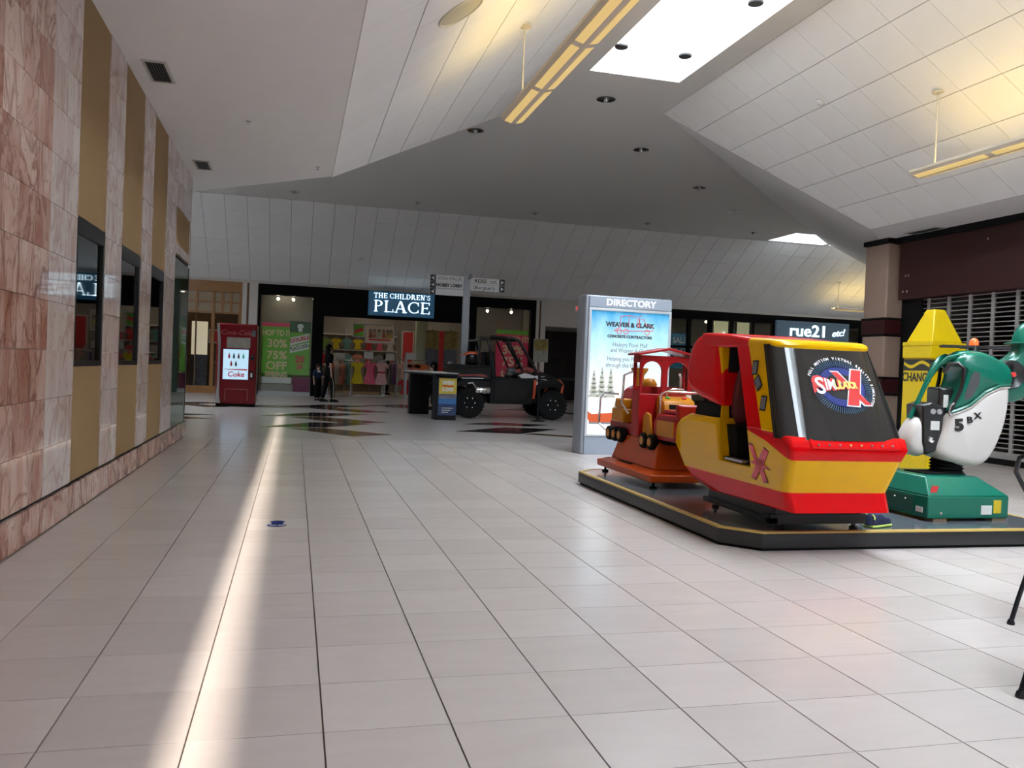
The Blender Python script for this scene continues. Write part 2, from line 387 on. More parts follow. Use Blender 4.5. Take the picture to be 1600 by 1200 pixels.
# ------------------------------------------------------------------ upper ceiling, skylights
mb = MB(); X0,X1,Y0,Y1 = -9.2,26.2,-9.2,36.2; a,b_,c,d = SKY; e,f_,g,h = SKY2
S3 = SKY_FILL
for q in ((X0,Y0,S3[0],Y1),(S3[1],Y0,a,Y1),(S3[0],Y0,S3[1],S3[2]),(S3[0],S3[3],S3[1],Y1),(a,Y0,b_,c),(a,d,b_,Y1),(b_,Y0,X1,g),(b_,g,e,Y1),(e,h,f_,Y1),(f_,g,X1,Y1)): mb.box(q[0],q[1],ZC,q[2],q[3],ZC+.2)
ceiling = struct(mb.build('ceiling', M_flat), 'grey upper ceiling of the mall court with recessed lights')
def well(sk, hgt, name):
    x0,x1,y0,y1 = sk; t = .12; z0,z1 = ZC+.2, ZC+hgt
    mb = MB().box(x0-t,y0-t,z0,x0,y1+t,z1).box(x1,y0-t,z0,x1+t,y1+t,z1).box(x0,y0-t,z0,x1,y0,z1).box(x0,y1,z0,x1,y1+t,z1)
    w = struct(mb.build('skylight_well', M_white), 'white shaft of the skylight over the '+name)
    p = struct(BOX(x0-.05,y0-.05,z1,x1+.05,y1+.05,z1+.012).build('window_'+{'corridor':'1','cross mall':'2','left arm, unseen and added for light':'10'}[name], M_glass), 'skylight glazing over the '+name)
    for k in range(1, 8):
        if name == 'corridor':
            if k < 3: yy = (11.06,9.22)[k-1]; BOX(x0,yy-.005,z1-.02,x1,yy+.005,z1).build('glazing_bar', M_white, p)
        elif k < 5 and x0+2.1*k < x1:
            xx = x0+2.1*k; BOX(xx-.05,y0,z1-.04,xx+.05,y1,z1).build('glazing_bar', M_white, p)
    return p
well(SKY, WELL, 'corridor'); well(SKY2, 1.8, 'cross mall'); well(SKY_FILL, .92, 'left arm, unseen and added for light')
BOX(16.95,SKY2[2],ZC,17.15,SKY2[3],ZC+.25).build('skylight_beam', M_flat, ceiling)

# ------------------------------------------------------------------ soffits and slopes
sL = MB().prism([(-9,-9),(.4,-9),(.4,11.9),(-1.9,14.2),(-9,14.2)],'xy',ZS,ZS+.05).build('ceiling_soffit', M_ceil)
struct(sL, 'low white soffit along the marble wall')
sR = MB().prism([(9.13,-9),(26,-9),(26,21.2),(18.3,21.2),(9.13,12)],'xy',ZS,ZS+.05).build('ceiling_soffit', M_ceil)
struct(sR, 'low soffit in front of the shuttered shop')
# left slope
LEN = math.hypot(3.07,2)
slL = struct(sheet([(.4,-9,ZS),(.4,11.9,ZS),(3.47,14.7,ZC),(3.47,-9,ZC)], (-2,0,3.07)).build('ceiling_slope', M_backing), 'panelled slope rising from the marble wall side')
panels(slL, (.4,0,ZS), (0,1,0), (3.07,0,2), (2,0,-3.07), frange(.53-.61*3,15.3,.61*1), [-.006]+frange(0,LEN,LEN/6)[1:-1]+[LEN+.004], M_panel, [(1,-2.8/LEN,11.9)], gu=.003, gv=.012)
sheet([(.4,-9,ZS),(.4,-1.35,ZS),(3.47,-1.35,ZC),(3.47,-9,ZC)], (2,0,-3.07), .01).build('panel_field', M_panel, slL)
# right slope
slR = struct(sheet([(9.13,-9,ZS),(9.13,12,ZS),(6.06,13.6,ZC),(6.06,-9,ZC)], (2,0,3.07)).build('ceiling_slope', M_backing), 'panelled slope rising from the shuttered shop side')
panels(slR, (9.13,0,ZS), (0,1,0), (-3.07,0,2), (-2,0,-3.07), frange(9.68-.61*14,14,.61), [-.006]+frange(0,LEN,LEN/6)[1:-1]+[LEN+.004], M_panel, [(1,-1.6/LEN,12)], gu=.004, gv=.010)
sheet([(9.13,-9,ZS),(9.13,1.14,ZS),(6.06,1.14,ZC),(6.06,-9,ZC)], (-2,0,-3.07), .01).build('panel_field', M_panel, slR)
# chamfer slopes of the court corners and the east arm
struct(sheet([(9.13,12,ZS),(18.3,21.2,ZS),(16.7,24.2,ZC),(6.06,13.6,ZC)], (1,-1,1)).build('ceiling_slope', M_ceil), 'plain diagonal slope at the court corner by the shuttered shop')
struct(sheet([(18.3,21.2,ZS),(26,21.2,ZS),(26,24.2,ZC),(16.7,24.2,ZC)], (0,-1,1)).build('ceiling_slope', M_ceil), 'plain slope along the near side of the cross mall')
struct(sheet([(.4,11.9,ZS),(-1.9,14.2,ZS),(.9,17.27,ZC),(3.47,14.7,ZC)], (-1,-1,1)).build('ceiling_slope', M_ceil), 'plain diagonal slope at the court corner by the marble wall')
struct(sheet([(-1.9,14.2,ZS),(-9,14.2,ZS),(-9,17.27,ZC),(.9,17.27,ZC)], (0,-1,1)).build('ceiling_slope', M_ceil), 'plain slope along the near side of the left arm')
# far slope
LF = math.hypot(3.2,2.06)
slF = struct(sheet([(-9,28,3.64),(26,28,3.64),(26,24.8,ZC),(-9,24.8,ZC)], (0,2.06,3.2)).build('ceiling_slope', M_backing), 'panelled slope above the far storefronts')
panels(slF, (0,28,3.64), (1,0,0), (0,-3.2,2.06), (0,-2.06,-3.2), frange(.36-.61*8,23,.61), frange(0,LF,LF/6), M_panel, gu=.010, gv=.005)
sheet([(23,28,3.64),(26,28,3.64),(26,24.8,ZC),(23,24.8,ZC)], (0,-2.06,-3.2), .01).build('panel_field', M_panel, slF)
sheet([(-9,28,3.64),(-4.53,28,3.64),(-4.53,24.8,ZC),(-9,24.8,ZC)], (0,-2.06,-3.2), .01).build('panel_field', M_panel, slF)

# ------------------------------------------------------------------ outer shell
mb = MB().box(-9.2,-9.2,0,26.2,-9,ZC); struct(mb.build('wall_back', M_white), 'white wall closing the corridor')
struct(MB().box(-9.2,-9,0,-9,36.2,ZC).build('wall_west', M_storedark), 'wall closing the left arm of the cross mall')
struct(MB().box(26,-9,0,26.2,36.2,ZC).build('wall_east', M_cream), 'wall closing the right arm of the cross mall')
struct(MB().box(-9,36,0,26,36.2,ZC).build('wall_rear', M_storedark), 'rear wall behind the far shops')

# ------------------------------------------------------------------ floor
floor = struct(BOX(-9.2,-9.2,-.12,26.2,36.2,-.006).build('floor', M_grout), 'pale tiled mall floor')
GX, GY, T = .124, 2.63, .402
def camproj(x,y,z=0):
    v = Vector((x,y,z-1.15)); d = v.dot(_f)
    return (800+1310*v.dot(_r)/d, 600-1310*v.dot(_u)/d, d) if d > .3 else None
cells = []
YEND = 12.68
for i in range(-4,26):
    for j in range(-29,26):
        x0,y0 = GX+i*T, GY+j*T
        x1,y1 = min(x0+T,10.29), min(y0+T,YEND)
        x0 = max(x0,-1.5)
        if x1-x0 < .05 or y1-y0 < .05: continue
        p = camproj((x0+x1)/2,(y0+y1)/2); area = 0
        if p and -40 < p[0] < 1640 and 600 < p[1] < 1240: area = (x1-x0)*(y1-y0)*1310**2*1.15/p[2]**3
        cells.append((area,x0,y0,x1,y1))
cells.sort(key=lambda c:-c[0])
tcache = {}; rest = MB()
for n,(ar,x0,y0,x1,y1) in enumerate(cells):
    gx, gy = .0030, .0016
    if n < 300 and ar > 0:
        k = (round(x1-x0,3),round(y1-y0,3))
        if k not in tcache:
            w,h_ = k[0]/2,k[1]/2
            me = BOX(-w+gx,-h_+gy,-.02,w-gx,h_-gy,0).mesh('tile'); me.materials.append(M_tile); tcache[k] = me
        o = bpy.data.objects.new('tile', tcache[k]); COL.objects.link(o); o.parent = floor; o.location = ((x0+x1)/2,(y0+y1)/2,0)
    else: rest.box(x0+gx,y0+gy,-.02,x1-gx,y1-gy,0)
o = rest.build('floor_tiles', M_tile, floor); o['kind'] = 'stuff'
court = MB().box(-9,YEND+.005,-.02,26,28,0).box(10.29,-9,-.02,26,YEND,0).box(-9,-9,-.02,-1.51,YEND,0)
court.build('court_paving', M_court, floor)
def inlay(pts, m): MB().prism(pts,'xy',-.004,.0012).build('inlay', m, floor)
def star(cx,cy,ax,ay,s=1):
    inlay([(cx-ax,cy),(cx-.1*ax,cy+ay),(cx+ax,cy+.9*ay),(cx+.1*ax,cy+.12*ay)], M_inlay)
    inlay([(cx-.55*ax,cy-.1*ay),(cx+.05*ax,cy+.05*ay),(cx+1.1*ax,cy-.8*ay),(cx+.45*ax,cy-1.15*ay)], M_inlayb)
star(.45,14.7,1.0,1.35); star(.5,17.6,1.15,1.5); star(.9,21.2,1.2,1.5)
inlay([(2.8,14.6),(4.0,15.85),(5.0,15.6),(3.9,14.3)], M_inlay); inlay([(3.3,16.5),(4.1,17.2),(5.2,16.8),(4.6,16.2)], M_inlay)
inlay([(3.95,14.25),(4.2,14.5),(6.6,12.95),(6.2,12.8)], M_inlayb)
star(-2.3,21.3,.8,1.0); star(-2.2,17.0,.7,.7); star(3.0,22.6,1.4,1.2); star(6.6,22.4,1.3,1.2)

# ------------------------------------------------------------------ marble wall
wl = struct(MB().box(-1.75,-9,0,-1.545,6.49,ZS).box(-1.75,7.39,0,-1.545,8.04,ZS).box(-1.75,8.99,0,-1.545,9.61,ZS).box(-1.75,10.55,0,-1.545,11.38,ZS)
    .box(-1.75,6.49,0,-1.545,7.39,1.04).box(-1.75,6.49,2.11,-1.545,7.39,ZS).box(-1.75,8.04,0,-1.545,8.99,1.04).box(-1.75,8.04,2.11,-1.545,8.99,ZS)
    .box(-1.75,9.61,0,-1.545,10.55,1.04).box(-1.75,9.61,2.11,-1.545,10.55,ZS).box(-1.75,11.38,2.45,-1.545,12.9,ZS).build('wall_left', mat('stone_grout', (.46,.36,.30), .8)), 'polished pink and white marble wall with tan panels')
rows = [.22+.31*k for k in range(12)]; rows[-1] = ZS
def stone(ys, zs, m, name='stone_tile', t0=-1.545, t1=-1.51, bev=.0):
    cache = {}
    for i in range(len(ys)-1):
        for j in range(len(zs)-1):
            k = (round(ys[i+1]-ys[i],3), round(zs[j+1]-zs[j],3))
            if k not in cache:
                a,b2 = k[0]/2-.0015, k[1]/2-.0015; me = BOX(t0-t1,-a,-b2,0,a,b2).mesh(name); me.materials.append(m); cache[k] = me
            dx = random.uniform(-.0006,.0006)
            o = bpy.data.objects.new(name, cache[k]); COL.objects.link(o); o.parent = wl; o.location = (t1+dx,(ys[i]+ys[i+1])/2,(zs[j]+zs[j+1])/2)
BOX(-1.545,-9,.22,-1.512,3.99,ZS).build('stone_field', M_pink, wl)
stone([3.99,4.295,4.6], rows, M_pale)
stone([4.6,4.905,5.21,5.515,5.82], rows, M_pink)
stone([5.82,6.155,6.49], rows, M_pale)
stone([7.39,7.715,8.04], rows, M_pale)
stone([8.99,9.30,9.61], rows, M_pale)
stone([10.55,10.96,11.38], rows, M_pale)
stone([11.38,11.9,12.4,12.9], [2.45,2.57], M_pale); stone([11.38,11.9,12.4,12.9], [3.04,3.37,ZS], M_pale)
stone([12.75,12.9], [2.57,3.04], M_pale)
stone(frange(3.4,12.95,.40), [0,.205], M_pink, 'base_stone', -1.545, -1.497)
BOX(-1.545,-9,0,-1.5,3.4,.205).build('base_field', M_pink, wl)
BOX(-1.545,-9,.205,-1.516,11.38,.22).build('joint_strip', M_matte, wl)
for n,(y0,y1) in enumerate(((6.49,7.39),(8.04,8.99),(9.61,10.55))):
    BOX(-1.545,y0,2.11,-1.516,y1,ZS).build('tan_panel', M_tan, wl, bevel=.002); BOX(-1.545,y0,.22,-1.516,y1,1.04).build('tan_panel', M_tan, wl, bevel=.002)
    w = struct(MB().box(-1.56,y0,1.04,-1.514,y0+.05,2.11).box(-1.56,y1-.05,1.04,-1.514,y1,2.11).box(-1.56,y0+.05,1.04,-1.514,y1-.05,1.08).box(-1.56,y0+.05,2.0,-1.514,y1-.05,2.11).build('window_%d' % (n+3), M_black),
        'dark framed display window in the marble wall, '+('nearest','middle','farthest')[n]+' of three')
    BOX(-1.545,y0+.05,1.08,-1.535,y1-.05,2.0).build('pane', M_dglass, w)
    MB().box(-2.3,y0-.1,.9,-2.25,y1+.1,2.3).box(-2.25,y0-.1,.9,-1.76,y0-.05,2.3).box(-2.25,y1+.05,.9,-1.76,y1+.1,2.3).box(-2.25,y0-.1,.9,-1.76,y1+.1,.95).box(-2.25,y0-.1,2.25,-1.76,y1+.1,2.3).build('display_box', M_storedark, w)
BOX(-1.545,11.38,2.57,-1.516,12.75,3.04).build('tan_panel', M_tan, wl, bevel=.002)
BOX(-1.75,11.38,2.38,-1.545,12.9,2.45).build('lintel', M_matte, wl)
# glazed corner at the end of the marble wall
gp = struct(BOX(-1.53,11.4,.205,-1.52,12.86,2.4).build('window_6', M_gglass), 'green tinted glass corner panel at the end of the marble wall')
BOX(-1.53,12.84,.205,-1.515,12.87,2.4).build('edge_channel', M_darkgrey, gp)
struct(BOX(-4.0,12.85,.205,-1.535,12.86,2.4).build('window_7', M_gglass), 'glass return panel behind the marble wall corner')
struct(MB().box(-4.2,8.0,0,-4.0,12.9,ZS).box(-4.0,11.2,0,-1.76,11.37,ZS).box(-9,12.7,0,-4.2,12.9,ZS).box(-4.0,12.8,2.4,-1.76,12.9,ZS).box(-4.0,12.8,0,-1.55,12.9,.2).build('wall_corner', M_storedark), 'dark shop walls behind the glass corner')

# ------------------------------------------------------------------ shuttered shop on the right
XR = 10.3
wr = struct(MB().box(XR,-9,0,XR+.2,2.6,ZS).box(XR,2.6,2.62,XR+.2,12.6,ZS).build('wall_right', M_maroon), 'maroon shopfront wall on the right')
BOX(XR-.16,2.6,2.62,XR,12.52,3.60).build('sign_band', M_maroon, wr, bevel=.006)
BOX(XR-.2,-9,3.60,XR,12.9,ZS).build('cornice', M_matte, wr)
for yy,zz in ((12.3,2.75),(12.4,2.75),(12.35,3.02),(12.28,3.02),(10.6,3.42)): MB().ball((XR-.163,yy,zz),.008,.018,.022,8,5).build('fixing', M_brickcol, wr, smooth=True)
BOX(XR,12.12,0,XR+.2,12.6,2.62).build('jamb', M_matte, wr)
BOX(XR-.02,2.6,0,XR+.2,12.12,.09).build('threshold', M_matte, wr)
sh = struct(MB().box(XR+.0,2.6,.09,XR+.06,12.12,.19).build('rolling_grille', M_shut), 'closed aluminium roller grille over the dark shop')
me = MB().tube([(0,-4.76,0),(0,4.76,0)], .0095, 6).mesh('grille_rod'); me.materials.append(M_shut)
for k in range(33):
    o = bpy.data.objects.new('grille_rod', me); COL.objects.link(o); o.parent = sh; o.location = (XR+.04,7.36,.25+k*.0735)
for k in range(21):
    yy = 11.99-.452*k; BOX(XR+.022,yy-.03,.19,XR+.058,yy+.03,2.62).build('grille_link', M_shut, sh, bevel=.004)
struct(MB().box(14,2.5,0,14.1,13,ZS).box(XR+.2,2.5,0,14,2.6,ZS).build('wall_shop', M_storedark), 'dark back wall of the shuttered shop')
struct(MB().box(10.29,2.5,.0005,14,12.6,.004).build('floor_shop', M_carpet), 'dark carpet of the shuttered shop')
M_shelf = mat('shelf_grey', (.42,.40,.36), .6); M_box = mat('cream_carton', (.5,.46,.38), .7, rnd=.2, var=.05)
SHELF = [(12.55,11.1,'grey wire shelf rack inside the shuttered shop, far end'),(12.55,9.75,'grey wire shelf rack inside the shuttered shop, near end')]
for n,(sx,sy,lab) in enumerate(SHELF):
    t = thing('shelf_rack', lab, 'shelf', (sx,sy,.004))
    for q in (-.55,.55):
        for p in (-.2,.2): BOX(p-.02,q-.02,0,p+.02,q+.02,2.2).build('post', M_black, t)
    for z in (.3,.75,1.2,1.45,1.70,1.95,2.15): BOX(-.22,-.56,z,.22,.56,z+.03).build('shelf', M_shelf, t)
    for r,z in enumerate((1.23,1.48,1.73,1.98)):
        for s in range(3):
            w = random.uniform(.13,.16); y = -.36+.36*s
            tag(BOX(sx-.16,sy+y-w,z+.004,sx+.12,sy+y+w,z+.17+random.uniform(-.03,.01)).build('carton', M_box, bevel=.004),
                'cream carton, %s row of the %s rack in the shuttered shop, %s' % (('lowest','second','third','top')[r], ('far','near')[n], ('right','middle','left')[s]), 'box', 'cartons in the shuttered shop')
# corner column
colm = struct(MB().box(9.98,12.62,0,10.45,13.22,3.62).build('column', M_brickcol, bevel=.03), 'beige stone column with maroon bands at the shop corner', 'column')
MB().box(9.95,12.59,3.62,10.48,13.25,ZS).build('cap', M_matte, colm)
for z in (2.02,.98):
    BOX(9.965,12.605,z,10.465,13.235,z+.25).build('band', M_maroonb, colm); BOX(9.96,12.60,z+.25,10.47,13.24,z+.29).build('band_edge', M_matte, colm); BOX(9.96,12.60,z-.04,10.47,13.24,z).build('band_edge', M_matte, colm)
struct(MB().prism([(10.45,13.0),(10.6,12.85),(26,21.5),(26,21.7),(19,21.7)],'xy',0,ZS).build('wall_diagonal', M_cream), 'diagonal shop wall behind the column')
# ------------------------------------------------------------------ far wall
YF = 28.0
wf = struct(MB().box(-9,YF,0,-3.55,YF+.2,3.66).box(-3.55,YF,3.54,26,YF+.2,3.66).build('wall_far', M_cream), 'far wall of the cross mall above the storefronts')
for x0,x1 in ((-1.69,-1.55),(-1.48,-1.22),(8.02,8.13),(8.2,8.37)): BOX(x0,YF-.06,0,x1,YF+.2,3.54).build('pilaster', M_cream, wf, bevel=.006)
for x0,x1 in ((-1.55,-1.48),(8.13,8.2)): BOX(x0,YF-.02,0,x1,YF+.2,3.54).build('groove', M_wooddark, wf)
# dividing walls and shop shells
struct(MB().box(-1.65,YF+.2,0,-1.25,36,3.4).box(8.02,YF+.2,0,8.3,36,3.4).box(12.95,YF+.2,0,13.15,36,3.6).build('wall_dividing', M_storewall), 'walls dividing the far shops')
struct(MB().box(-9,YF+.2,3.4,8.3,36,3.5).build('ceiling_shop', M_storecol), 'ceiling of the clothing shop and the cafe')
struct(MB().box(8.3,YF,2.67,12.95,36,2.75).box(8.37,YF,2.75,13.05,YF+.2,3.54).build('ceiling_hall', M_cream), 'low ceiling of the side hallway')
struct(MB().box(13.1,YF+.2,3.55,26,36,3.65).build('ceiling_shop', M_storecol), 'dim ceiling of the fashion shop')
struct(MB().box(-1.2,YF,.0,8.0,36,.003).build('floor_shop', M_storefloor), 'wood toned floor of the clothing shop')
struct(MB().box(-9,YF,.0,-1.7,36,.003).build('floor_shop', M_carpet), 'dark floor of the wood fronted shop')
struct(MB().box(-1.25,33.8,0,8.02,34,3.4).build('wall_shop', M_storewall), 'back wall of the clothing shop')
struct(MB().box(-9,32.6,0,-1.65,32.8,3.4).build('wall_shop', M_wooddark), 'brown back wall of the wood fronted shop')
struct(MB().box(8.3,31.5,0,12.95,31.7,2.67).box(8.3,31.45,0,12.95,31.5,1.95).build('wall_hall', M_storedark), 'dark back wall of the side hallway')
struct(MB().box(13.15,33.8,0,26,34,3.6).build('wall_shop', M_storewall), 'dim back wall of the fashion shop')
LN = 0
def light_panel(x,y,z,w,d,where):
    t = thing('ceiling_light', 'flat light panel in the ceiling of the %s' % where, 'light', (x,y,z), 0, 'shop ceiling lights')
    BOX(-w/2-.04,-d/2-.04,-.03,w/2+.04,d/2+.04,0).build('frame', M_white, t); BOX(-w/2,-d/2,-.034,w/2,d/2,-.03).build('diffuser', M_lightpanel, t)
light_panel(.6,31.2,3.4,1.0,.35,'clothing shop, left'); light_panel(2.6,30.4,3.4,1.2,.35,'clothing shop, front middle'); light_panel(4.6,30.4,3.4,1.2,.35,'clothing shop, front right')
light_panel(2.6,32.8,3.4,1.2,.35,'clothing shop, rear middle'); light_panel(5.4,32.6,3.4,1.2,.35,'clothing shop, rear right'); light_panel(7.0,29.6,3.4,.6,.3,'clothing shop, right window'); light_panel(-.4,28.7,3.4,.6,.25,'clothing shop, left window')
light_panel(-2.6,29.8,3.4,.8,.3,'wood fronted shop, front'); light_panel(-3.6,31.6,3.4,.8,.3,'wood fronted shop, rear')
light_panel(15.6,31.0,3.55,.9,.3,'fashion shop, left'); light_panel(20.5,31.5,3.55,.9,.3,'fashion shop, right')

# ------------------------------------------------------------------ children's clothing storefront
M_nero = mat('storefront_black', (.003,.003,.0035), .5, spec=.08)
sf = struct(MB().box(.5,YF-.05,2.62,5.92,YF+.2,3.54).box(-1.2,YF-.05,3.2,.5,YF+.2,3.54).box(5.92,YF-.05,3.2,8.02,YF+.2,3.54).build('storefront', M_nero), 'black storefront of the children clothing shop', 'storefront')
for x0,x1,z0,z1,n in ((-1.2,-1.12,0,3.2,'jamb'),(.5,.86,0,2.62,'pier'),(5.72,5.92,0,2.62,'pier'),(7.85,8.02,0,3.2,'jamb')):
    BOX(x0,YF-.05,z0,x1,YF+.2,z1).build(n, M_nero, sf)
# the display windows reach up past the header underside
for x0,x1,lab,wn in ((-1.12,.5,'left',8),(5.92,7.85,'right',9)):
    w = struct(MB().box(x0,YF-.06,.0,x1,YF+.1,.12).build('window_%d' % wn, M_grey), '%s display window of the clothing shop' % lab)
    xs = [x0, x0+(x1-x0)*.62, x1] if wn == 8 else [x0, x1]
    for i in range(len(xs)-1): BOX(xs[i]+.004,YF-.03,.12,xs[i+1]-.004,YF-.018,3.2).build('pane', M_glass, w)
    BOX(x0,YF+.1,.12,x1,YF+1.0,.35).build('display_plinth', M_storewall, w)
    BOX(x0,YF+1.0,.12,x1,YF+1.05,3.4).build('display_back', M_storewall, w)
sgn = thing('store_sign', 'blue lit sign reading the childrens place above the shop entrance', 'sign', (2.26,YF-.05,2.72))
M_signblue = mat('sign_blue_face', (.02,.07,.13), .35, em=.10, emc=(.05,.30,.6))
M_signlit = mat('lit_white_letter', (.9,.97,1), .4, em=1.7, emc=(.72,.92,1))
BOX(0,-.12,0,2.18,0,.80).build('sign_box', M_signblue, sgn, bevel=.01)
s1,w1 = seriff("THE CHILDREN'S", .155, frame((.17,-.122,.585),(1,0,0),(0,0,1)), .02, .13, .13)
s1.v = [(.17+(x-.17)*1.86/w1,y,z) for x,y,z in s1.v]; s1.build('lettering', M_signlit, sgn)
s2,w2 = seriff('PLACE', .37, frame((.17,-.122,.13),(1,0,0),(0,0,1)), .02, .12, .08)
s2.v = [(.17+(x-.17)*1.86/w2,y,z) for x,y,z in s2.v]; s2.build('lettering', M_signlit, sgn)
# posters in the windows
M_green = mat('poster_green', (.13,.36,.03), .6, em=.03, emc=(.16,.5,.04)); M_peach = mat('poster_peach', (.60,.46,.26), .6, em=.05); M_red = mat('poster_red', (.48,.03,.03), .6, em=.06)
M_pinkp = mat('poster_pink', (.55,.03,.08), .6, em=.08); M_paper = mat('paper_white', (.66,.66,.63), .7); M_magenta = mat('magenta_cloth', (.16,.01,.06), .8); M_dgreen = mat('poster_dark_green', (.05,.12,.05), .6); M_ink = mat('ink_black', (.015,.015,.015), .7)
FR = lambda x,y,z: frame((x,y,z),(1,0,0),(0,0,1))
p = thing('sale_poster', 'tall green sale poster offering 30 to 75 percent off in the left shop window', 'poster', (-1.06,YF+.14,.37))
BOX(0,0,.0,.95,.012,.32).build('footer', M_paper, p); BOX(0,0,.2,.95,.013,1.93).build('sheet', M_green, p)
BOX(.0,-.003,1.83,.95,0,1.95).build('top_edge', M_pinkp, p)
for s,sz,z,sx in (('HOP TO IT!',.25,1.62,.72),('30%',.36,1.28,1.05),('75%',.36,.90,1.05),('OFF',.36,.56,1.05),('SPRING',.27,.27,.78)): text('lettering', s, sz, FR(.48,-.002,z), M_peach, p, sx=sx, bold=.01)
p = thing('sale_poster', 'hanging green double place cash poster in the left shop window', 'poster', (-.2,YF+.06,.66))
BOX(0,0,0,.66,.012,1.74).build('sheet', M_green, p); BOX(.0,-.003,1.38,.66,0,1.74).build('top_panel', M_dgreen, p)
MB().ball((.33,-.004,1.58),.1,.004,.08).ball((.33,-.004,1.47),.07,.004,.07).build('white_figure', M_paper, p)
tl = MB().prism([(.02,.95),(.62,1.12),(.62,1.36),(.02,1.2)],'xz',-.006,-.002).prism([(.02,.70),(.62,.86),(.62,1.08),(.02,.92)],'xz',-.006,-.002).build('banner', M_paper, p)
for s,z,m in (('DOUBLE',1.16,M_red),('PLACE CASH',.90,M_dgreen)): text('lettering', s, .17, frame((.32,-.008,z),(1,0,.27),(-.27,0,1)), m, p, sx=.62 if len(s) > 6 else .95, bold=.006)
text('lettering','20',.30,FR(.34,-.002,.50),M_red,p,sx=.95,bold=.012); text('lettering','20',.2,FR(.34,-.002,.27),M_red,p,bold=.01)
tag(BOX(-.05,YF+.09,.125,.48,YF+.098,.58).build('magenta_board', M_magenta), 'dark magenta board standing low in the left shop window', 'board')
p = thing('sale_poster', 'pink sale poster offering 30 to 75 percent off in the right shop window', 'poster', (6.68,YF+.14,.4))
BOX(0,0,0,1.15,.012,2.08).build('sheet', M_pinkp, p); BOX(0,-.003,1.92,1.15,0,2.08).build('top_edge', M_green, p)
for s,sz,z,sx in (('HOP TO IT!',.26,1.75,.85),('30%',.42,1.38,1.1),('75%',.42,.98,1.1),('OFF',.42,.56,1.1)): text('lettering', s, sz, FR(.6,-.002,z), M_peach, p, sx=sx, bold=.012)
# spotlights in the windows and shop
def spot(x,y,z,lab):
    t = thing('track_spotlight', lab, 'spotlight', (x,y,z), 0, 'spotlights in the far shops')
    MB().cyl((0,0,0),(0,0,-.24),.012,n=6).build('stem', M_grey, t); MB().cyl((0,.04,-.22),(0,-.06,-.29),.035,.05,10).build('housing', M_grey, t); MB().ball((0,-.07,-.30),.042,.03,.042,10,6).build('bulb', M_bulb, t)
for x,y,z,lab in ((-.6,28.3,3.4,'first spotlight in the left shop window'),(-.12,28.3,3.4,'second spotlight in the left shop window'),(6.35,28.3,3.4,'left spotlight in the right shop window'),(7.2,28.3,3.4,'right spotlight in the right shop window'),
    (1.35,31,3.4,'spotlight above the entrance side shelves'),(3.7,30.2,3.4,'spotlight right of the girls poster'),(2.0,32,3.4,'spotlight behind the hanging posters'),
    (-2.5,29.2,3.4,'first spotlight of the cluster in the wood fronted shop'),(-2.35,29.2,3.4,'second spotlight of the cluster in the wood fronted shop'),(-2.2,29.0,3.4,'third spotlight of the cluster in the wood fronted shop'),(-3.05,30,3.4,'single spotlight left in the wood fronted shop'),
    (15.3,29.6,3.55,'left spotlight in the fashion shop'),(16.9,29.6,3.55,'middle spotlight in the fashion shop'),(21.5,29.6,3.55,'right spotlight in the fashion shop')): spot(x,y,z,lab)
# hanging posters inside
def hang_poster(x0,z0,x1,z1,y,m,lab,zt=3.4):
    t = thing('hanging_poster', lab, 'poster', (x0,y,z0))
    MB().box(0,0,0,x1-x0,.02,z1-z0).build('frame', M_paper, t); BOX(.04,-.004,.04,x1-x0-.04,0,z1-z0-.04).build('print', m, t)
    for x in (.06,x1-x0-.06): MB().cyl((x,.01,z1-z0),(x,.01,zt-z0),.004,n=5).build('wire', M_grey, t)
    return t
t = hang_poster(1.9,2.03,2.32,2.5,29.6,M_green,'small green poster hung inside the clothing shop entrance'); MB().prism([(.06,.12),(.36,.22),(.36,.34),(.06,.24)],'xz',-.008,-.004).build('banner', M_red, t)
M_print = mat('warm_print', (.55,.42,.28), .6, em=.06)
t = hang_poster(2.3,1.84,3.35,2.5,29.5,M_print,'large poster of children hung inside the clothing shop entrance')
M_hairs = mat('hair_brown', (.05,.025,.015), .6); M_skin = mat('skin_tone', (.55,.32,.22), .5)
for i,(x,c) in enumerate(((.2,(.6,.2,.12)),(.34,(.62,.3,.2)),(.5,(.6,.55,.45)),(.66,(.7,.2,.1)),(.8,(.65,.35,.1)),(.92,(.6,.45,.1)))):
    MB().prism([(x-.07,.18),(x+.07,.18),(x+.05,.36),(x-.05,.36)],'xz',-.007,-.004).build('printed_shirt', mat('shirt_print_%d' % i, c, .6), t)
    MB().ball((x,-.006,.42),.055,.003,.07,10,6).build('printed_hair', M_hairs, t); MB().ball((x,-.009,.405),.035,.002,.045,10,6).build('printed_face', M_skin, t)
MB().prism([(.15,.1),(.9,.1),(.9,.15),(.15,.15)],'xz',-.007,-.004).build('caption', M_red, t)
for x0,z0,x1,z1,y,m,lab in ((3.85,1.2,4.3,2.4,31.5,M_red,'red wall banner deep inside the clothing shop'),(5.0,.9,5.45,2.45,30.4,M_red,'tall red banner at the right of the clothing shop entrance')): hang_poster(x0,z0,x1,z1,y,m,lab)
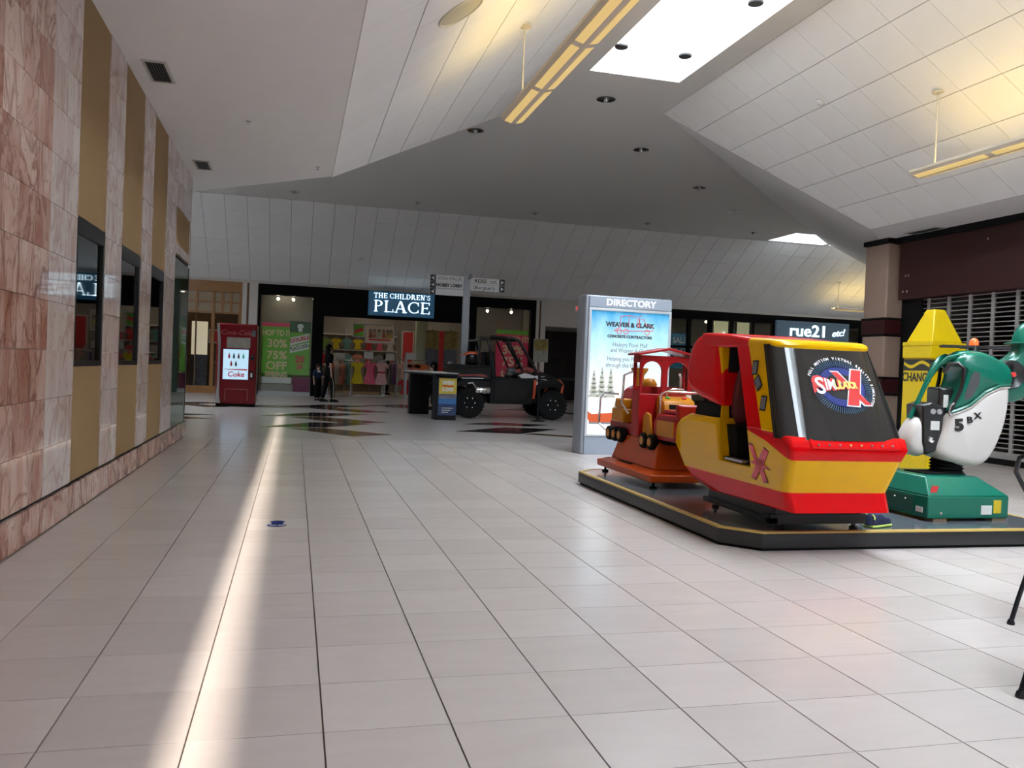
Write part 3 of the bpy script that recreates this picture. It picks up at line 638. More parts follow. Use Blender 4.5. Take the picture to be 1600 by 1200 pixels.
# interior pillar
struct(BOX(4.22,30.3,0,4.62,30.7,3.4).build('column_shop', mat('pale_green_paint', (.48,.50,.36), .6)), 'pale column inside the clothing shop', 'column')
M_photo1 = mat('grey_photo', (.12,.12,.15), .6, var=.95, vs=7); M_photo2 = mat('ochre_photo', (.30,.22,.06), .6, var=.95, vs=7)
for x,lab in ((4.75,'left'),(5.42,'right')):
    t = thing('photo_stand', '%s tall photo board on a black stand inside the shop entrance' % lab, 'display board', (x,29.95,.003))
    MB().box(-.24,-.02,1.1,.24,.02,1.75).build('lower_photo', M_photo1, t); MB().box(-.24,-.02,1.75,.24,.02,2.4).build('upper_photo', M_photo2, t)
    MB().box(-.015,.02,0,.015,.05,2.45).build('pole', M_matte, t); BOX(-.25,-.15,0,.25,.2,.02).build('base', M_matte, t)

# ------------------------------------------------------------------ clothes racks
CL = {}
def cloth(name, c): return mat('cloth_'+name, c, .85, var=.12, vs=12)
COLS = {'yellow':(.55,.42,.01),'pink':(.62,.10,.16),'pink and white':(.62,.33,.32),'orange':(.65,.16,.05),'red':(.45,.02,.03),'coral':(.62,.22,.15),'grey':(.22,.22,.25),'white':(.55,.53,.5),'navy':(.02,.03,.08),'teal':(.10,.25,.25),'green':(.18,.30,.06),'purple':(.14,.07,.22),'peach':(.6,.34,.24)}
def garment(x,y,z,rz,col,kind,lab,grp,s=1.0):
    m = cloth(col, COLS[col])
    t = thing(kind, lab, 'dress' if kind == 'dress' else 'top', (x,y,z), rz, grp)
    h = .74*s if kind == 'dress' else .46*s; w = .12*s; fl = .23*s if kind == 'dress' else .17*s
    outline = [(-fl,-h),(-fl*.4,-h-.02),(fl*.4,-h-.02),(fl,-h),(w*.9,-.30*s),(w*1.15,-.14*s),(w*1.9,-.2*s),(w*1.95,-.08*s),(w*.9,.0),(.04,-.03),(-.04,-.03),(-w*.9,.0),(-w*1.95,-.08*s),(-w*1.9,-.2*s),(-w*1.15,-.14*s),(-w*.9,-.30*s)]
    mb = MB(); n = len(outline)
    mb.loft([[(u*.94,-.035*(1 if v < -.25 else .6),v) for u,v in outline],[(u,0,v) for u,v in outline],[(u*.94,.035*(1 if v < -.25 else .6),v) for u,v in outline]])
    mb.build('fabric', m, t, smooth=True)
    if kind == 'dress' and col == 'pink and white': BOX(-.14,-.042,-.36,.14,.042,-.31).build('sash', cloth('red',COLS['red']), t)
    MB().tube([(-.12*s,0,-.01),(0,0,.035),(.12*s,0,-.01)],.006,5).tube([(0,0,.03),(0,0,.07),(.015,0,.09),(0,0,.105)],.003,4).build('hanger', M_white, t)
    return t
def rack(x,y,w,h,lab,rz=0):
    t = thing('clothes_rack', lab, 'clothes rack', (x,y,.003), rz)
    MB().tube([(-w/2,0,h),(w/2,0,h)],.015,8).build('rail', M_chrome, t)
    for s in (-1,1):
        MB().box(s*w/2-.02,-.02,.03,s*w/2+.02,.02,h+.02).build('upright', M_grey, t); MB().box(s*w/2-.025,-.28,0,s*w/2+.025,.28,.04).build('foot', M_grey, t)
    MB().box(-w/2,-.28,.0,w/2,-.24,.04).build('base_bar', M_grey, t)
    BOX(-.16,-.02,h+.02,.16,0,h+.26).build('price_card', M_paper, t)
    return t
rack(2.45,29.3,1.15,1.27,'chrome clothes rack with the yellow dress at the shop entrance'); GR = 'clothes on the entrance racks'
z = 1.17
garment(2.08,29.14,z,0,'yellow','dress','bright yellow dress on the front clothes rack',GR); garment(2.50,29.14,z,0,'pink','dress','pink dress beside the yellow dress on the front rack',GR); garment(2.89,29.14,z,0,'pink and white','dress','pale pink dress with red sash on the front rack',GR)
for i,c in enumerate(('red','white','coral','pink','navy')): garment(2.05+.2*i,29.36,z,1.35,c,'dress','%s dress hung sideways at the back of the front clothes rack' % c,GR)
rack(1.55,30.4,.9,1.2,'clothes rack left behind the front rack')
for i,c in enumerate(('orange','white','coral','teal')): garment(1.25+.2*i,30.3,1.1,1.15,c,'dress','%s dress on the rack left of the yellow dress' % c,GR)
rack(3.95,29.4,.95,1.3,'clothes rack with orange tops right of the entrance')
for i,(c,k) in enumerate((('peach','top'),('coral','top'),('orange','top'))): garment(3.72+.28*i,29.25,1.2,0,c,k,'%s short top on the right entrance rack' % c,GR,1.15)
for i,c in enumerate(('red','orange','red')): garment(3.76+.26*i,29.28,.62,0,c,'top',('%s top on the lower row of the right rack, ' % c)+('left','middle','right')[i],GR,1.1)
rack(3.3,30.3,.5,1.25,'clothes rack with grey and white clothes in mid shop')
for i,c in enumerate(('white','grey','purple')): garment(3.14+.16*i,30.2,1.16,1.2,c,'dress','%s dress on the middle shop rack' % c,GR)
# wall shelves with folded and hung clothes
t = thing('wall_shelf', 'white display shelves along the back wall of the clothing shop', 'shelf', (.9,33.4,.003))
for zz in (.5,1.0,1.6,2.2): BOX(0,0,zz,3.0,.4,zz+.04).build('shelf_board', M_white, t)
for xx in (0,1.0,2.0,3.0): BOX(xx-.02,.3,0,xx+.02,.4,2.5).build('upright', M_grey, t)
cs = list(COLS)
names = ('first','second','third','fourth','fifth','sixth','seventh')
for r,zz in enumerate((2.16,1.56)):
    for i in range(7):
        c = ('green','yellow','teal','yellow','red','pink','white')[i] if r == 0 else ('red','white','teal','coral','red','grey','pink')[i]
        garment(1.1+.42*i,33.32,zz-.1,.1*(-1)**i,c,'top','%s top hung below the %s back wall shelf, %s from the left' % (c,('top','middle')[r],names[i]),'clothes on the back wall',.86)
# security pedestals at the entrance
for x,lab in ((3.62,'middle'),(1.05,'left'),(5.5,'right')):
    t = thing('security_pedestal', 'slim grey security pedestal at the %s of the shop entrance' % lab, 'security gate', (x,28.3,.003))
    MB().tube([(0,-.18,.03),(0,-.18,1.45),(0,-.12,1.52),(0,.12,1.52),(0,.18,1.45),(0,.18,.03)],.028,8).build('loop', M_grey, t, smooth=True); BOX(-.07,-.26,0,.07,.26,.04).build('foot', M_grey, t); BOX(-.008,-.17,.2,.008,.17,1.4).build('panel', M_glass, t)

# ------------------------------------------------------------------ wood fronted shop
ws = struct(MB().box(-3.55,YF-.04,3.2,-1.69,YF+.16,3.54).build('storefront', M_wood), 'honey coloured wooden storefront with small panes', 'storefront')
for x in (-3.5,-3.05,-2.55,-2.28,-2.02,-1.74): BOX(x-.035,YF-.03,2.55,x+.035,YF+.12,3.2).build('mullion', M_wood, ws)
for x in (-3.5,-2.55,-1.74): BOX(x-.05,YF-.03,0,x+.05,YF+.12,2.55).build('post', M_wood, ws)
for x in (-3.05,): BOX(x-.02,YF-.02,.2,x+.02,YF+.1,2.55).build('mullion', M_wooddark, ws)
for z in (2.52,2.86): BOX(-3.55,YF-.035,z,-1.69,YF+.13,z+.05).build('rail', M_wood, ws)
BOX(-3.55,YF-.035,0,-1.69,YF+.13,.22).build('kick_board', M_wood, ws)
M_litceil = mat('transom_painted_light', (.36,.28,.19), .25)  # light of the ceiling behind is painted into these panes as flat cream
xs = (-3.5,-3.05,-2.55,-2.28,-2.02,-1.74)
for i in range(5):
    for z0,z1 in ((2.57,2.86),(2.91,3.2)): BOX(xs[i]+.035,YF+.03,z0,xs[i+1]-.035,YF+.038,z1).build('pane', M_litceil, ws)
for x0,x1 in ((-3.45,-3.07),(-3.03,-2.6),(-2.5,-1.79)): BOX(x0,YF+.03,.22,x1,YF+.038,2.52).build('pane', M_glass, ws)
M_lit = mat('lit_display_panel', (.8,.75,.6), .6, em=.4, emc=(1,.85,.6))
t = thing('lit_display', 'tall pale lit display panel inside the wood fronted shop', 'display', (-3.35,29.6,.003))
BOX(0,0,1.2,.5,.06,2.3).build('light_face', M_lit, t); BOX(.0,0,0,.5,.3,1.2).build('plinth', M_photo1, t)
t = thing('red_picture', 'small red and white picture on the back wall of the wood fronted shop', 'picture', (-3.1,32.55,1.65)); BOX(0,0,0,.75,.04,.5).build('frame', M_paper, t); BOX(.05,-.005,.05,.7,0,.45).build('print', M_red, t)
t = thing('shop_counter', 'dark counter with shelves inside the wood fronted shop', 'counter', (-2.3,29.2,.003)); BOX(-.3,0,0,.5,.5,.95).build('cabinet', M_wooddark, t); BOX(-.33,-.03,.95,.53,.53,1.0).build('top', M_wood, t)

# ------------------------------------------------------------------ side hallway
t = thing('exit_sign', 'small red lit exit sign over the side hallway', 'sign', (9.62,YF-.02,3.24)); BOX(-.2,-.06,0,.2,0,.2).build('case', M_white, t); text('lettering','EXIT',.16,FR(0,-.061,.1),mat('exit_red',(1,.1,.1),.5,em=1.2,emc=(1,.08,.1)),t,bold=.004)
d1 = struct(MB().box(9.3,31.40,0,10.3,31.45,1.9).build('door_1', mat('brown_door',(.03,.022,.02),.6)), 'dark door at the end of the side hallway'); MB().ball((9.4,31.37,1.0),.03,.03,.03).build('door_handle', M_steel, d1)
tag(BOX(9.75,31.36,1.35,10.05,31.40,1.65).build('notice', M_ink), 'small dark notice on the hallway back wall', 'notice')
# ------------------------------------------------------------------ fashion storefront
rs = struct(MB().box(13.0,YF-.03,3.22,26,YF+.17,3.54).build('storefront', M_nero), 'black framed glass storefront of the fashion shop', 'storefront')
for x in (13.05,13.86,14.7,15.56,16.43,17.3,20.47,21.14,21.85,22.7,23.5,24.3,25.1,25.9): BOX(x-.06,YF-.02,0,x+.06,YF+.15,3.22).build('mullion', M_nero, rs)
BOX(13.0,YF-.02,0,26,YF+.15,.25).build('kick_board', M_nero, rs); BOX(13.0,YF-.02,2.15,26,YF+.15,2.24).build('transom', M_nero, rs)
xs = (13.05,13.86,14.7,15.56,16.43,17.3,20.47,21.14,21.85)
for i in range(8):
    BOX(xs[i]+.06,YF+.05,.25,xs[i+1]-.06,YF+.058,2.15).build('pane', M_glass, rs)
    if i != 5: BOX(xs[i]+.06,YF+.05,2.24,xs[i+1]-.06,YF+.058,3.22).build('pane', M_glass, rs)
M_slate = mat('sign_slate_blue', (.075,.115,.16), .4, em=.05, emc=(.3,.5,.7))
t = thing('store_sign', 'slate blue shop sign reading rue21 etc with white lit letters', 'sign', (17.33,YF-.03,2.62)); BOX(0,-.12,0,3.12,0,.74).build('sign_board', M_slate, t, bevel=.01)
M_rue = mat('lit_blue_white_letter', (.9,.97,1), .4, em=1.4, emc=(.75,.93,1))
text('lettering','rue21',.62,FR(1.34,-.15,.37),M_rue,t,extrude=.02,sx=1.12,bold=.006); text('lettering','etc!',.36,frame((2.62,-.15,.36),(1,0,.12),(0,0,1)),M_rue,t,extrude=.015,shear=.25,bold=.002,sx=1.0)
M_blue = mat('poster_blue', (.03,.16,.26), .6, em=.05)
t = thing('sale_poster', 'blue sale poster in the left window of the fashion shop', 'poster', (13.2,YF+.12,1.4)); BOX(0,0,0,.75,.012,1.28).build('sheet', M_blue, t); text('lettering','SALE!',.3,FR(.38,-.003,1.02),M_paper,t,sx=.85,bold=.01); text('lettering','50',.5,FR(.38,-.003,.6),M_paper,t,bold=.012)
M_teal = mat('poster_teal', (.05,.26,.24), .6, var=.5, vs=6, em=.05)
tag(BOX(21.25,YF+.12,.9,21.78,YF+.13,2.1).build('teal_poster', M_teal), 'teal patterned poster in the right window of the fashion shop', 'poster')
t = thing('wall_lantern', 'pale lit figure display in the fashion shop window', 'display', (15.9,29.2,0)); BOX(-.3,.2,1.9,.3,.25,3.3).build('lit_back', mat('dim_cream_panel',(.5,.5,.3),.6,em=.25,emc=(.9,.85,.5)), t); MB().lathe([(.02,1.5),(.12,1.7),(.2,2.3),(.16,2.55),(.2,2.6),(.05,2.75),(.04,2.9)],(0,0,0),n=12).build('lantern', mat('lantern_white',(.9,.9,.85),.5,em=1.0),t,smooth=True); MB().cyl((0,0,0),(0,0,1.5),.03,n=8).build('pole', M_grey, t)
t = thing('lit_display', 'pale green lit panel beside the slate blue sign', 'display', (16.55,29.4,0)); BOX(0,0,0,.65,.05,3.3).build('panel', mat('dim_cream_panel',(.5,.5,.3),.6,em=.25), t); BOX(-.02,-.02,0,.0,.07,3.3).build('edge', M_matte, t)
# ------------------------------------------------------------------ ride platform
PZ = .13
OCT = [(2.84,5.18),(3.05,4.95),(5.45,4.95),(5.68,5.18),(5.68,8.1),(5.45,8.32),(3.05,8.32),(2.84,8.1)]
def inset(poly, d):
    cx = sum(p[0] for p in poly)/len(poly); cy = sum(p[1] for p in poly)/len(poly); out = []
    n = len(poly)
    for i in range(n):
        p0,p1,p2 = Vector(poly[i-1]),Vector(poly[i]),Vector(poly[(i+1)%n])
        e1 = (p1-p0).normalized(); e2 = (p2-p1).normalized(); n1 = Vector((-e1.y,e1.x)); n2 = Vector((-e2.y,e2.x))
        b = (n1+n2); b = b/(1+n1.dot(n2)); out.append(tuple(p1+b*d))
    return out
M_plat = mat('platform_side_black', (.016,.016,.018), .45, var=.2, vs=9)
M_deck = mat('platform_deck_grey', (.09,.10,.115), .16, var=.12, vs=3)
M_edge = mat('yellow_edge_strip', (.45,.30,.08), .5, var=.1)
t = thing('ride_platform', 'low black octagonal platform with yellow edge under the kiddie rides', 'platform', (0,0,0))
MB().prism(OCT,'xy',.02,PZ-.012).build('side', M_plat, t, bevel=.006); MB().prism(inset(OCT,.02),'xy',0,.02).build('plinth', M_matte, t)
ring_o, ring_i = OCT, inset(OCT,.045); mb = MB()
mb.loft([[(x,y,PZ-.012) for x,y in ring_o],[(x,y,PZ) for x,y in inset(OCT,.004)],[(x,y,PZ) for x,y in ring_i],[(x,y,PZ-.012) for x,y in ring_i]], closed=True, cap=False).build('edge_strip', M_edge, t)
MB().prism(inset(OCT,.05),'xy',PZ-.012,PZ-.002).build('deck', M_deck, t)

# ------------------------------------------------------------------ simulator ride
M_red = MATS.get('ride_red') or mat('ride_red', (.62,.002,.004), .14, spec=.22)
M_yel = mat('ride_yellow', (.72,.385,.0), .14, spec=.22)
M_wsh = mat('windshield_black', (.018,.016,.015), .05, spec=.5)
M_seat = mat('ride_seat_red', (.10,.008,.010), .6)
t = thing('simulator_ride', 'red and yellow capsule simulator ride with black windshield', 'kiddie ride', (3.5,5.5,PZ))
OZ = PZ
def wprof(pts):
    def f(u,v):
        z = v+OZ
        for (z0,w0),(z1,w1) in zip(pts,pts[1:]):
            if z <= z1: return w0+(w1-w0)*max(0,(z-z0)/(z1-z0))
        return pts[-1][1]
    return f
HW = wprof([(.25,.385),(.41,.39),(.62,.425),(.70,.455),(.80,.45),(1.45,.375),(1.6,.36)])
def side(pts): return [(y-5.5,z-OZ) for y,z in pts]
def SB(pts, name, m, bev=.03, a=-1, b=1, seg=3): return MB().prism(side(pts),'yz',a,b,HW).build(name, m, t, bevel=bev, seg=seg)
def SBW(pts, name, m, bev, wts, seg=4):
    o = SB(pts, name, m, bev, seg=seg); me = o.data; n = len(pts)
    at = me.attributes.new('bevel_weight_edge','FLOAT','EDGE')
    for e in me.edges:
        a_,b_ = sorted(e.vertices); w = 0
        if (a_ < n) == (b_ < n):
            i,j = a_%n, b_%n; k = i if j == (i+1)%n else j
            w = wts.get(k, 1.0)
        at.data[e.index].value = w
    o.modifiers['bevel'].limit_method = 'WEIGHT'; return o
SBW([(4.75,.29),(5.86,.275),(6.14,.325),(6.31,.415),(4.80,.415)],'lower_hull',M_red,.05,{3:0,0:.3})
SBW([(4.80,.415),(6.31,.415),(6.365,.50),(6.385,.60),(6.37,.70),(6.33,.765),(6.26,.815),(6.14,.85),(5.68,.845),(5.66,.535),(5.22,.535),(5.22,.795),(4.97,.74),(4.715,.635)],'yellow_hull',M_yel,.05,{0:0,8:.25,9:.15,10:.15,11:0,12:0})
SBW([(4.715,.635),(4.97,.74),(5.22,.795),(5.25,.815),(5.03,.825),(4.72,.785),(4.685,.71)],'red_hood',M_red,.05,{0:0,1:0,2:.2,3:.2,4:.5})
SB([(5.71,.845),(6.10,.85),(6.08,.95),(5.71,.94)],'dark_gap',M_matte,0,-.9,.9)
SB([(5.66,.925),(6.02,.985),(6.18,1.03),(6.26,1.10),(6.285,1.20),(6.29,1.32),(6.265,1.41),(6.20,1.47),(6.10,1.50),(5.80,1.485),(5.79,1.38)],'rear_pod',M_red,.06,seg=4)
SB([(5.36,1.375),(5.75,1.375),(6.1,1.38),(6.1,1.495),(5.7,1.475),(5.36,1.44)],'red_roof',M_red,.02)
rings = []
for z0,ins,k_ in ((1.362,.0,1.0),(1.385,-.008,1.012),(1.405,.004,1.005),(1.418,.03,.975),(1.424,.07,.93)):
    yf = 5.008+ins; hw_ = HW(0,1.40-OZ)*k_; dep = .13; ring = []
    for i in range(25):
        u = -1+2*i/24; u = math.copysign(1-(1-abs(u))**1.7, u); y = yf+dep*(1-max(0,1-abs(u)**3.8)**(1/3.8)); ring.append((u*hw_, y-5.5, z0+(y-5.02)*.045-OZ))
    ring += [(hw_,-.14,z0+.0153-OZ),(-hw_,-.14,z0+.0153-OZ)]; rings.append(ring)
MB().loft(rings).build('yellow_roof', M_yel, t, smooth=True)
rings = []
for k in range(9):
    f = k/8; z = .768+(1.388-.768)*f; yf = 4.70+.32*f; dep = .16-.03*f; hw_ = HW(0,z-OZ)*1.02
    ring = []
    for i in range(25):
        u = -1+2*i/24; u = math.copysign(1-(1-abs(u))**1.7, u); ring.append((u*hw_, yf-5.5+dep*(1-max(0,1-abs(u)**3.8)**(1/3.8)), z-OZ))
    ring += [(hw_*.9, yf-5.5+dep+.02, z-OZ),(-hw_*.9, yf-5.5+dep+.02, z-OZ)]
    rings.append(ring)
MB().loft(rings).build('windshield', M_wsh, t, smooth=True)
for s in (-1,1):
    SB([(5.22,.80),(5.03,.81),(5.36,1.385),(5.53,1.385)],'door_pillar',M_red,.012,s*.86,s)
    SB([(4.85,.80),(5.035,.80),(5.365,1.385),(5.17,1.385)],'yellow_pillar',M_yel,.012,s*.87,s*1.004)
    SB([(5.655,.53),(5.71,.53),(5.82,1.39),(5.765,1.39)],'door_frame',M_yel,.008,s*.80,s*.97)
# interior
SB([(5.28,.54),(5.70,.54),(5.70,.56),(5.28,.56)],'cabin_floor',M_matte,0,-.9,.9)
SB([(5.55,.55),(5.71,.55),(5.71,.80),(5.55,.80)],'seat_box',M_matte,.01,-.78,.78)
MB().inflate([(-.27,.66),(.27,.66),(.29,1.0),(.2,1.15),(0,1.19),(-.2,1.15),(-.29,1.0)],'xz',.165,.05).build('seat_back',M_seat,t,smooth=True)
SB([(5.735,.93),(5.75,.93),(5.75,1.385),(5.735,1.385)],'cabin_back',M_matte,0,-.8,.8)
MB().lathe([(.11,0),(.12,-.03),(.10,-.05),(.0,-.05)],(-.12,.22,1.17),'y',18).build('headrest_speaker',M_matte,t,smooth=True)
SB([(5.10,.81),(5.30,.81),(5.30,.95),(5.16,1.0)],'dashboard',M_matte,.01,-.8,.8)
MB().tube([(.1*math.cos(a),-.16+.02*math.sin(a),.82+.1*math.sin(a)) for a in [k*math.pi/8 for k in range(16)]],.012,6,closed=True).build('steering_wheel',M_darkgrey,t)
BOX(-.42,-.18,.418,-.36,.06,.434).build('step_plate', M_steel, t, bevel=.003)
# base
BOX(-.31,-.45,.06,.38,.5,.15).build('base_box', M_black, t, bevel=.012); BOX(-.25,-.36,.15,.32,.42,.2).build('lift_frame', M_matte, t)
BOX(-.34,-.46,.035,.41,-.40,.10).build('front_rail', M_black, t); BOX(-.34,-.46,.04,-.29,.52,.075).build('side_rail', M_black, t)
for x,y in ((-.26,-.43),(.33,-.43),(-.26,.46),(.33,.46)): MB().lathe([(.028,0),(.03,.012),(.014,.016),(.014,.05)],(x,y,0),n=10).build('levelling_foot', M_darkgrey, t)
# windshield decal
wy0,wz0,wy1,wz1 = 4.70-5.5,.77-OZ,5.02-5.5,1.385-OZ
up = Vector((0,wy1-wy0,wz1-wz0)).normalized(); ctr = Vector((.045,wy0,wz0))+Vector((0,wy1-wy0,wz1-wz0))*.56
nrm = Vector((1,0,0)).cross(up)
def bend(o):
    for v in o.data.vertices:
        z = v.co.z+OZ; f = (z-.768)/.62; u = min(.98,abs(v.co.x)/(HW(0,v.co.z)*1.02)); v.co.y += (.16-.03*f)*(1-(1-u**3.8)**(1/3.8))
    return o
def WF(dx,dy,off=.004): return frame(ctr+Vector((1,0,0))*dx+up*dy+nrm*off,(1,0,0),up)
def decal(polys, name, m, off=.004, d=.0015, parent=None):
    mb = MB(); fr = WF(0,0,off)
    for pl in polys:
        n = len(pl); mb.add([fr @ Vector((x,y,0)) for x,y in pl]+[fr @ Vector((x,y,d)) for x,y in pl], [tuple(range(n))[::-1],tuple(range(n,2*n))]+[(k,(k+1)%n,n+(k+1)%n,n+k) for k in range(n)])
    return bend(mb.build(name, m, parent or t))
ell = lambda a,b,n=40: [(a*math.cos(2*math.pi*k/n),b*math.sin(2*math.pi*k/n)) for k in range(n)]
M_dblue = mat('decal_blue', (.03,.045,.22), .25); M_lblue = mat('decal_light_blue', (.10,.22,.38), .25); M_dblack = mat('decal_black', (.02,.02,.022), .25)
M_dred = mat('decal_red', (.62,.04,.04), .3); M_dwhite = mat('decal_white', (.75,.75,.78), .3); M_dyel = mat('decal_yellow', (.75,.66,.18), .3)
rays = []; rays2 = []
for k in range(84):
    a = 2*math.pi*k/84; w = .008
    f1 = lambda r,da: (r*1.18*math.cos(a+da), r*math.sin(a+da))
    rays.append([f1(.11,-w),f1(.178,-w*1.2),f1(.178,w*1.2),f1(.11,w)]); rays2.append([f1(.155,-w),f1(.198,-w*.8),f1(.198,w*.8),f1(.155,w)])
decal([ell(.175,.145)],'blue_disc',M_dblue,.003); decal([ell(.135,.095)],'dark_centre',M_dblack,.0045)
decal(rays,'starburst',M_dblue,.004); decal(rays2,'starburst_tips',M_lblue,.0043)
hv = [(.105,.13),(.18,.125),(.09,-.14),(.005,-.135)]; tn = [(-.06,.108),(-.012,.108),(.19,-.13),(.14,-.13)]
def grow(q, d):
    cx = sum(p[0] for p in q)/4; cy = sum(p[1] for p in q)/4
    return [(p[0]+math.copysign(d,p[0]-cx-(p[1]-cy)*(q[0][0]-q[3][0])/(q[0][1]-q[3][1])), p[1]+math.copysign(d,p[1]-cy)) for p in q]
decal([grow(hv,.009)],'x_outline',M_dwhite,.0065); decal([grow(tn,.009)],'x_outline',M_dwhite,.0062); decal([tn],'x_stroke',M_dred,.0085); decal([hv],'x_stroke',M_dred,.0088)
xx = -.215
for i,ch in enumerate('SIMULATOR'):
    sz = (.17,.115,.105,.092,.082,.076,.07,.066,.062)[i]; wd = sz*(.52 if i == 0 else .26 if ch == 'I' else .58 if ch == 'M' else .42)
    for nm,dx,off,m_,bo in (('letter_shadow',-.010,.0105,M_dred,.010*sz/.1),('letter',0,.0125,M_dyel if i > 2 else M_dwhite,.003)):
        bend(text(nm, ch, sz, WF(xx+wd/2+dx*(1 if i < 3 else .3),.0+(.008 if i else -.006),off), m_, t, bold=bo, extrude=.0008, sx=.95 if i == 0 else .78))
    xx += wd*.88
msg = 'FULL MOTION VIRTUAL REALITY SIMULATOR'; n = len(msg)
for k,ch in enumerate(msg):
    if ch == ' ': continue
    a = math.radians(158-(158+38)*k/(n-1)); p = (.245*math.cos(a),.212*math.sin(a))
    tx = Vector((1,0,0))*math.sin(a)-up*math.cos(a); uy = Vector((1,0,0))*math.cos(a)+up*math.sin(a)
    bend(text('ring_letter', ch, .026, frame(ctr+Vector((1,0,0))*p[0]+up*p[1]+nrm*.005, tx, uy), M_dwhite, t, bold=.0012, extrude=.0006))
# panel of lamps under the windshield
M_lampoff = mat('small_lamp', (.18,.16,.15), .3); M_lampon = mat('small_lamp_lit', (.35,.4,.1), .3, em=.4)
hood_n = MB().prism([(4.685-5.5-.012,.715-OZ),(4.71-5.5,.775-OZ),(4.735-5.5,.795-OZ),(4.75-5.5,.70-OZ)],'yz',-.30,.38).build('lamp_panel', M_red, t, bevel=.01)
for k in range(8):
    MB().ball((-.245+.079*k,-.815-.004,.742-OZ),.007,.007,.007,8,6).build('indicator_lamp', M_lampon if k in (3,4) else M_lampoff, t, smooth=True)
# side emblem and stickers
def sideframe(y,z,off=.0):
    w = HW(0,z-OZ)+off; d = (HW(0,z-OZ+.05)-HW(0,z-OZ-.05))/.1
    return frame((-w,y-5.5,z-OZ),(0,-1,0),Vector((-d,0,1)))
def sdec(pls,y,z,name,m,off,d=.002):
    fr = sideframe(y,z,off); mb = MB()
    for pl in pls:
        n = len(pl); mb.add([fr @ Vector((x,yy,0)) for x,yy in pl]+[fr @ Vector((x,yy,d)) for x,yy in pl], [tuple(range(n))[::-1],tuple(range(n,2*n))]+[(k,(k+1)%n,n+(k+1)%n,n+k) for k in range(n)])
    return mb.build(name,m,t)
XP = [(-.12,.125),(-.06,.115),(-.02,.02),(.075,.115),(.125,.09),(.035,-.02),(.075,-.12),(.02,-.125),(-.01,-.055),(-.075,-.12),(-.125,-.105),(-.05,-.015)]
ST = [(-.13,.0),(-.05,.012),(-.06,.05),(0,.02),(.05,.045),(.045,.0),(.12,-.03),(.03,-.03),(-.02,-.06),(-.05,-.02)]
sdec([[(x*1.06,y*1.06) for x,y in XP],[(x*1.08,y*1.08) for x,y in ST]],5.075,.575,'emblem_outline',M_dblack,.004); sdec([XP,ST],5.075,.575,'emblem',M_dred,.0065)
M_photo3 = mat('sticker_photo', (.12,.12,.13), .4, var=.8, vs=30)
for y,z,r in ((5.215,1.225,.05),(5.15,1.12,.75),(5.045,.985,-.02)):
    pl = [(x*math.cos(r)-yy*math.sin(r), x*math.sin(r)+yy*math.cos(r)) for x,yy in ((-.033,-.048),(.033,-.048),(.033,.048),(-.033,.048))]
    sdec([[(x*1.08,yy*1.06) for x,yy in pl]],y,z,'sticker_border',M_dblack,.006); sdec([[(x*.85,yy*.85) for x,yy in pl]],y,z,'sticker',M_photo3,.0085)

# things left beside the simulator
M_navy = mat('navy_mesh_fabric', (.015,.022,.07), .7, var=.4, vs=40); M_lime = mat('lime_trim', (.45,.6,.12), .6)
t = thing('shoe', 'navy child trainer with lime trim beside the simulator base', 'shoe', (4.07,5.12,PZ+.001), .35)
MB().inflate([(-.11,.0),(.11,.0),(.125,.03),(.10,.055),(.02,.075),(-.03,.10),(-.09,.105),(-.12,.06)],'xz',0,.045).build('upper', M_navy, t, smooth=True)
MB().prism([(-.125,-.04),(-.09,-.052),(.1,-.05),(.135,-.02),(.135,.02),(.1,.05),(-.09,.052),(-.125,.04)],'xy',0,.016).build('sole', M_lime, t, bevel=.005)
MB().tube([(-.118+.02*math.sin(a),-.047*math.cos(a),.06+.03*math.sin(a)) for a in [k*math.pi/8 for k in range(9)]],.006,6).build('heel_trim', M_lime, t)

# ------------------------------------------------------------------ toy train ride
M_org = mat('train_orange', (.46,.06,.004), .35, spec=.35); M_tred = mat('train_red', (.32,.006,.008), .3, spec=.35); M_tyel = mat('train_yellow', (.48,.18,.003), .35, spec=.35)
t = thing('toy_train_ride', 'red and yellow toy steam train ride on an orange base', 'kiddie ride', (3.50,7.6,PZ))
MB().frustum(-.42,-.74,.42,.62,.055, -.42,-.74,.42,.62,.125).build('base_plate', M_org, t, bevel=.012); MB().frustum(-.40,-.72,.40,.60,.125,-.33,-.60,.33,.52,.15).build('base_top', M_org, t)
for x,y in ((-.36,-.68),(.36,-.68),(-.36,.52),(.36,.52)): MB().lathe([(.035,0),(.035,.012),(.012,.02),(.012,.06)],(x,y,0),n=10).build('levelling_foot', M_matte, t)
MB().frustum(-.31,-.58,.31,.5,.15, -.23,-.46,.23,.46,.40).build('pedestal', M_org, t, bevel=.01); BOX(-.345,-.1,.146,-.26,.24,.152).build('vent_slot', M_matte, t)
BOX(-.2,-.62,.38,.2,.75,.43).build('chassis', M_matte, t)
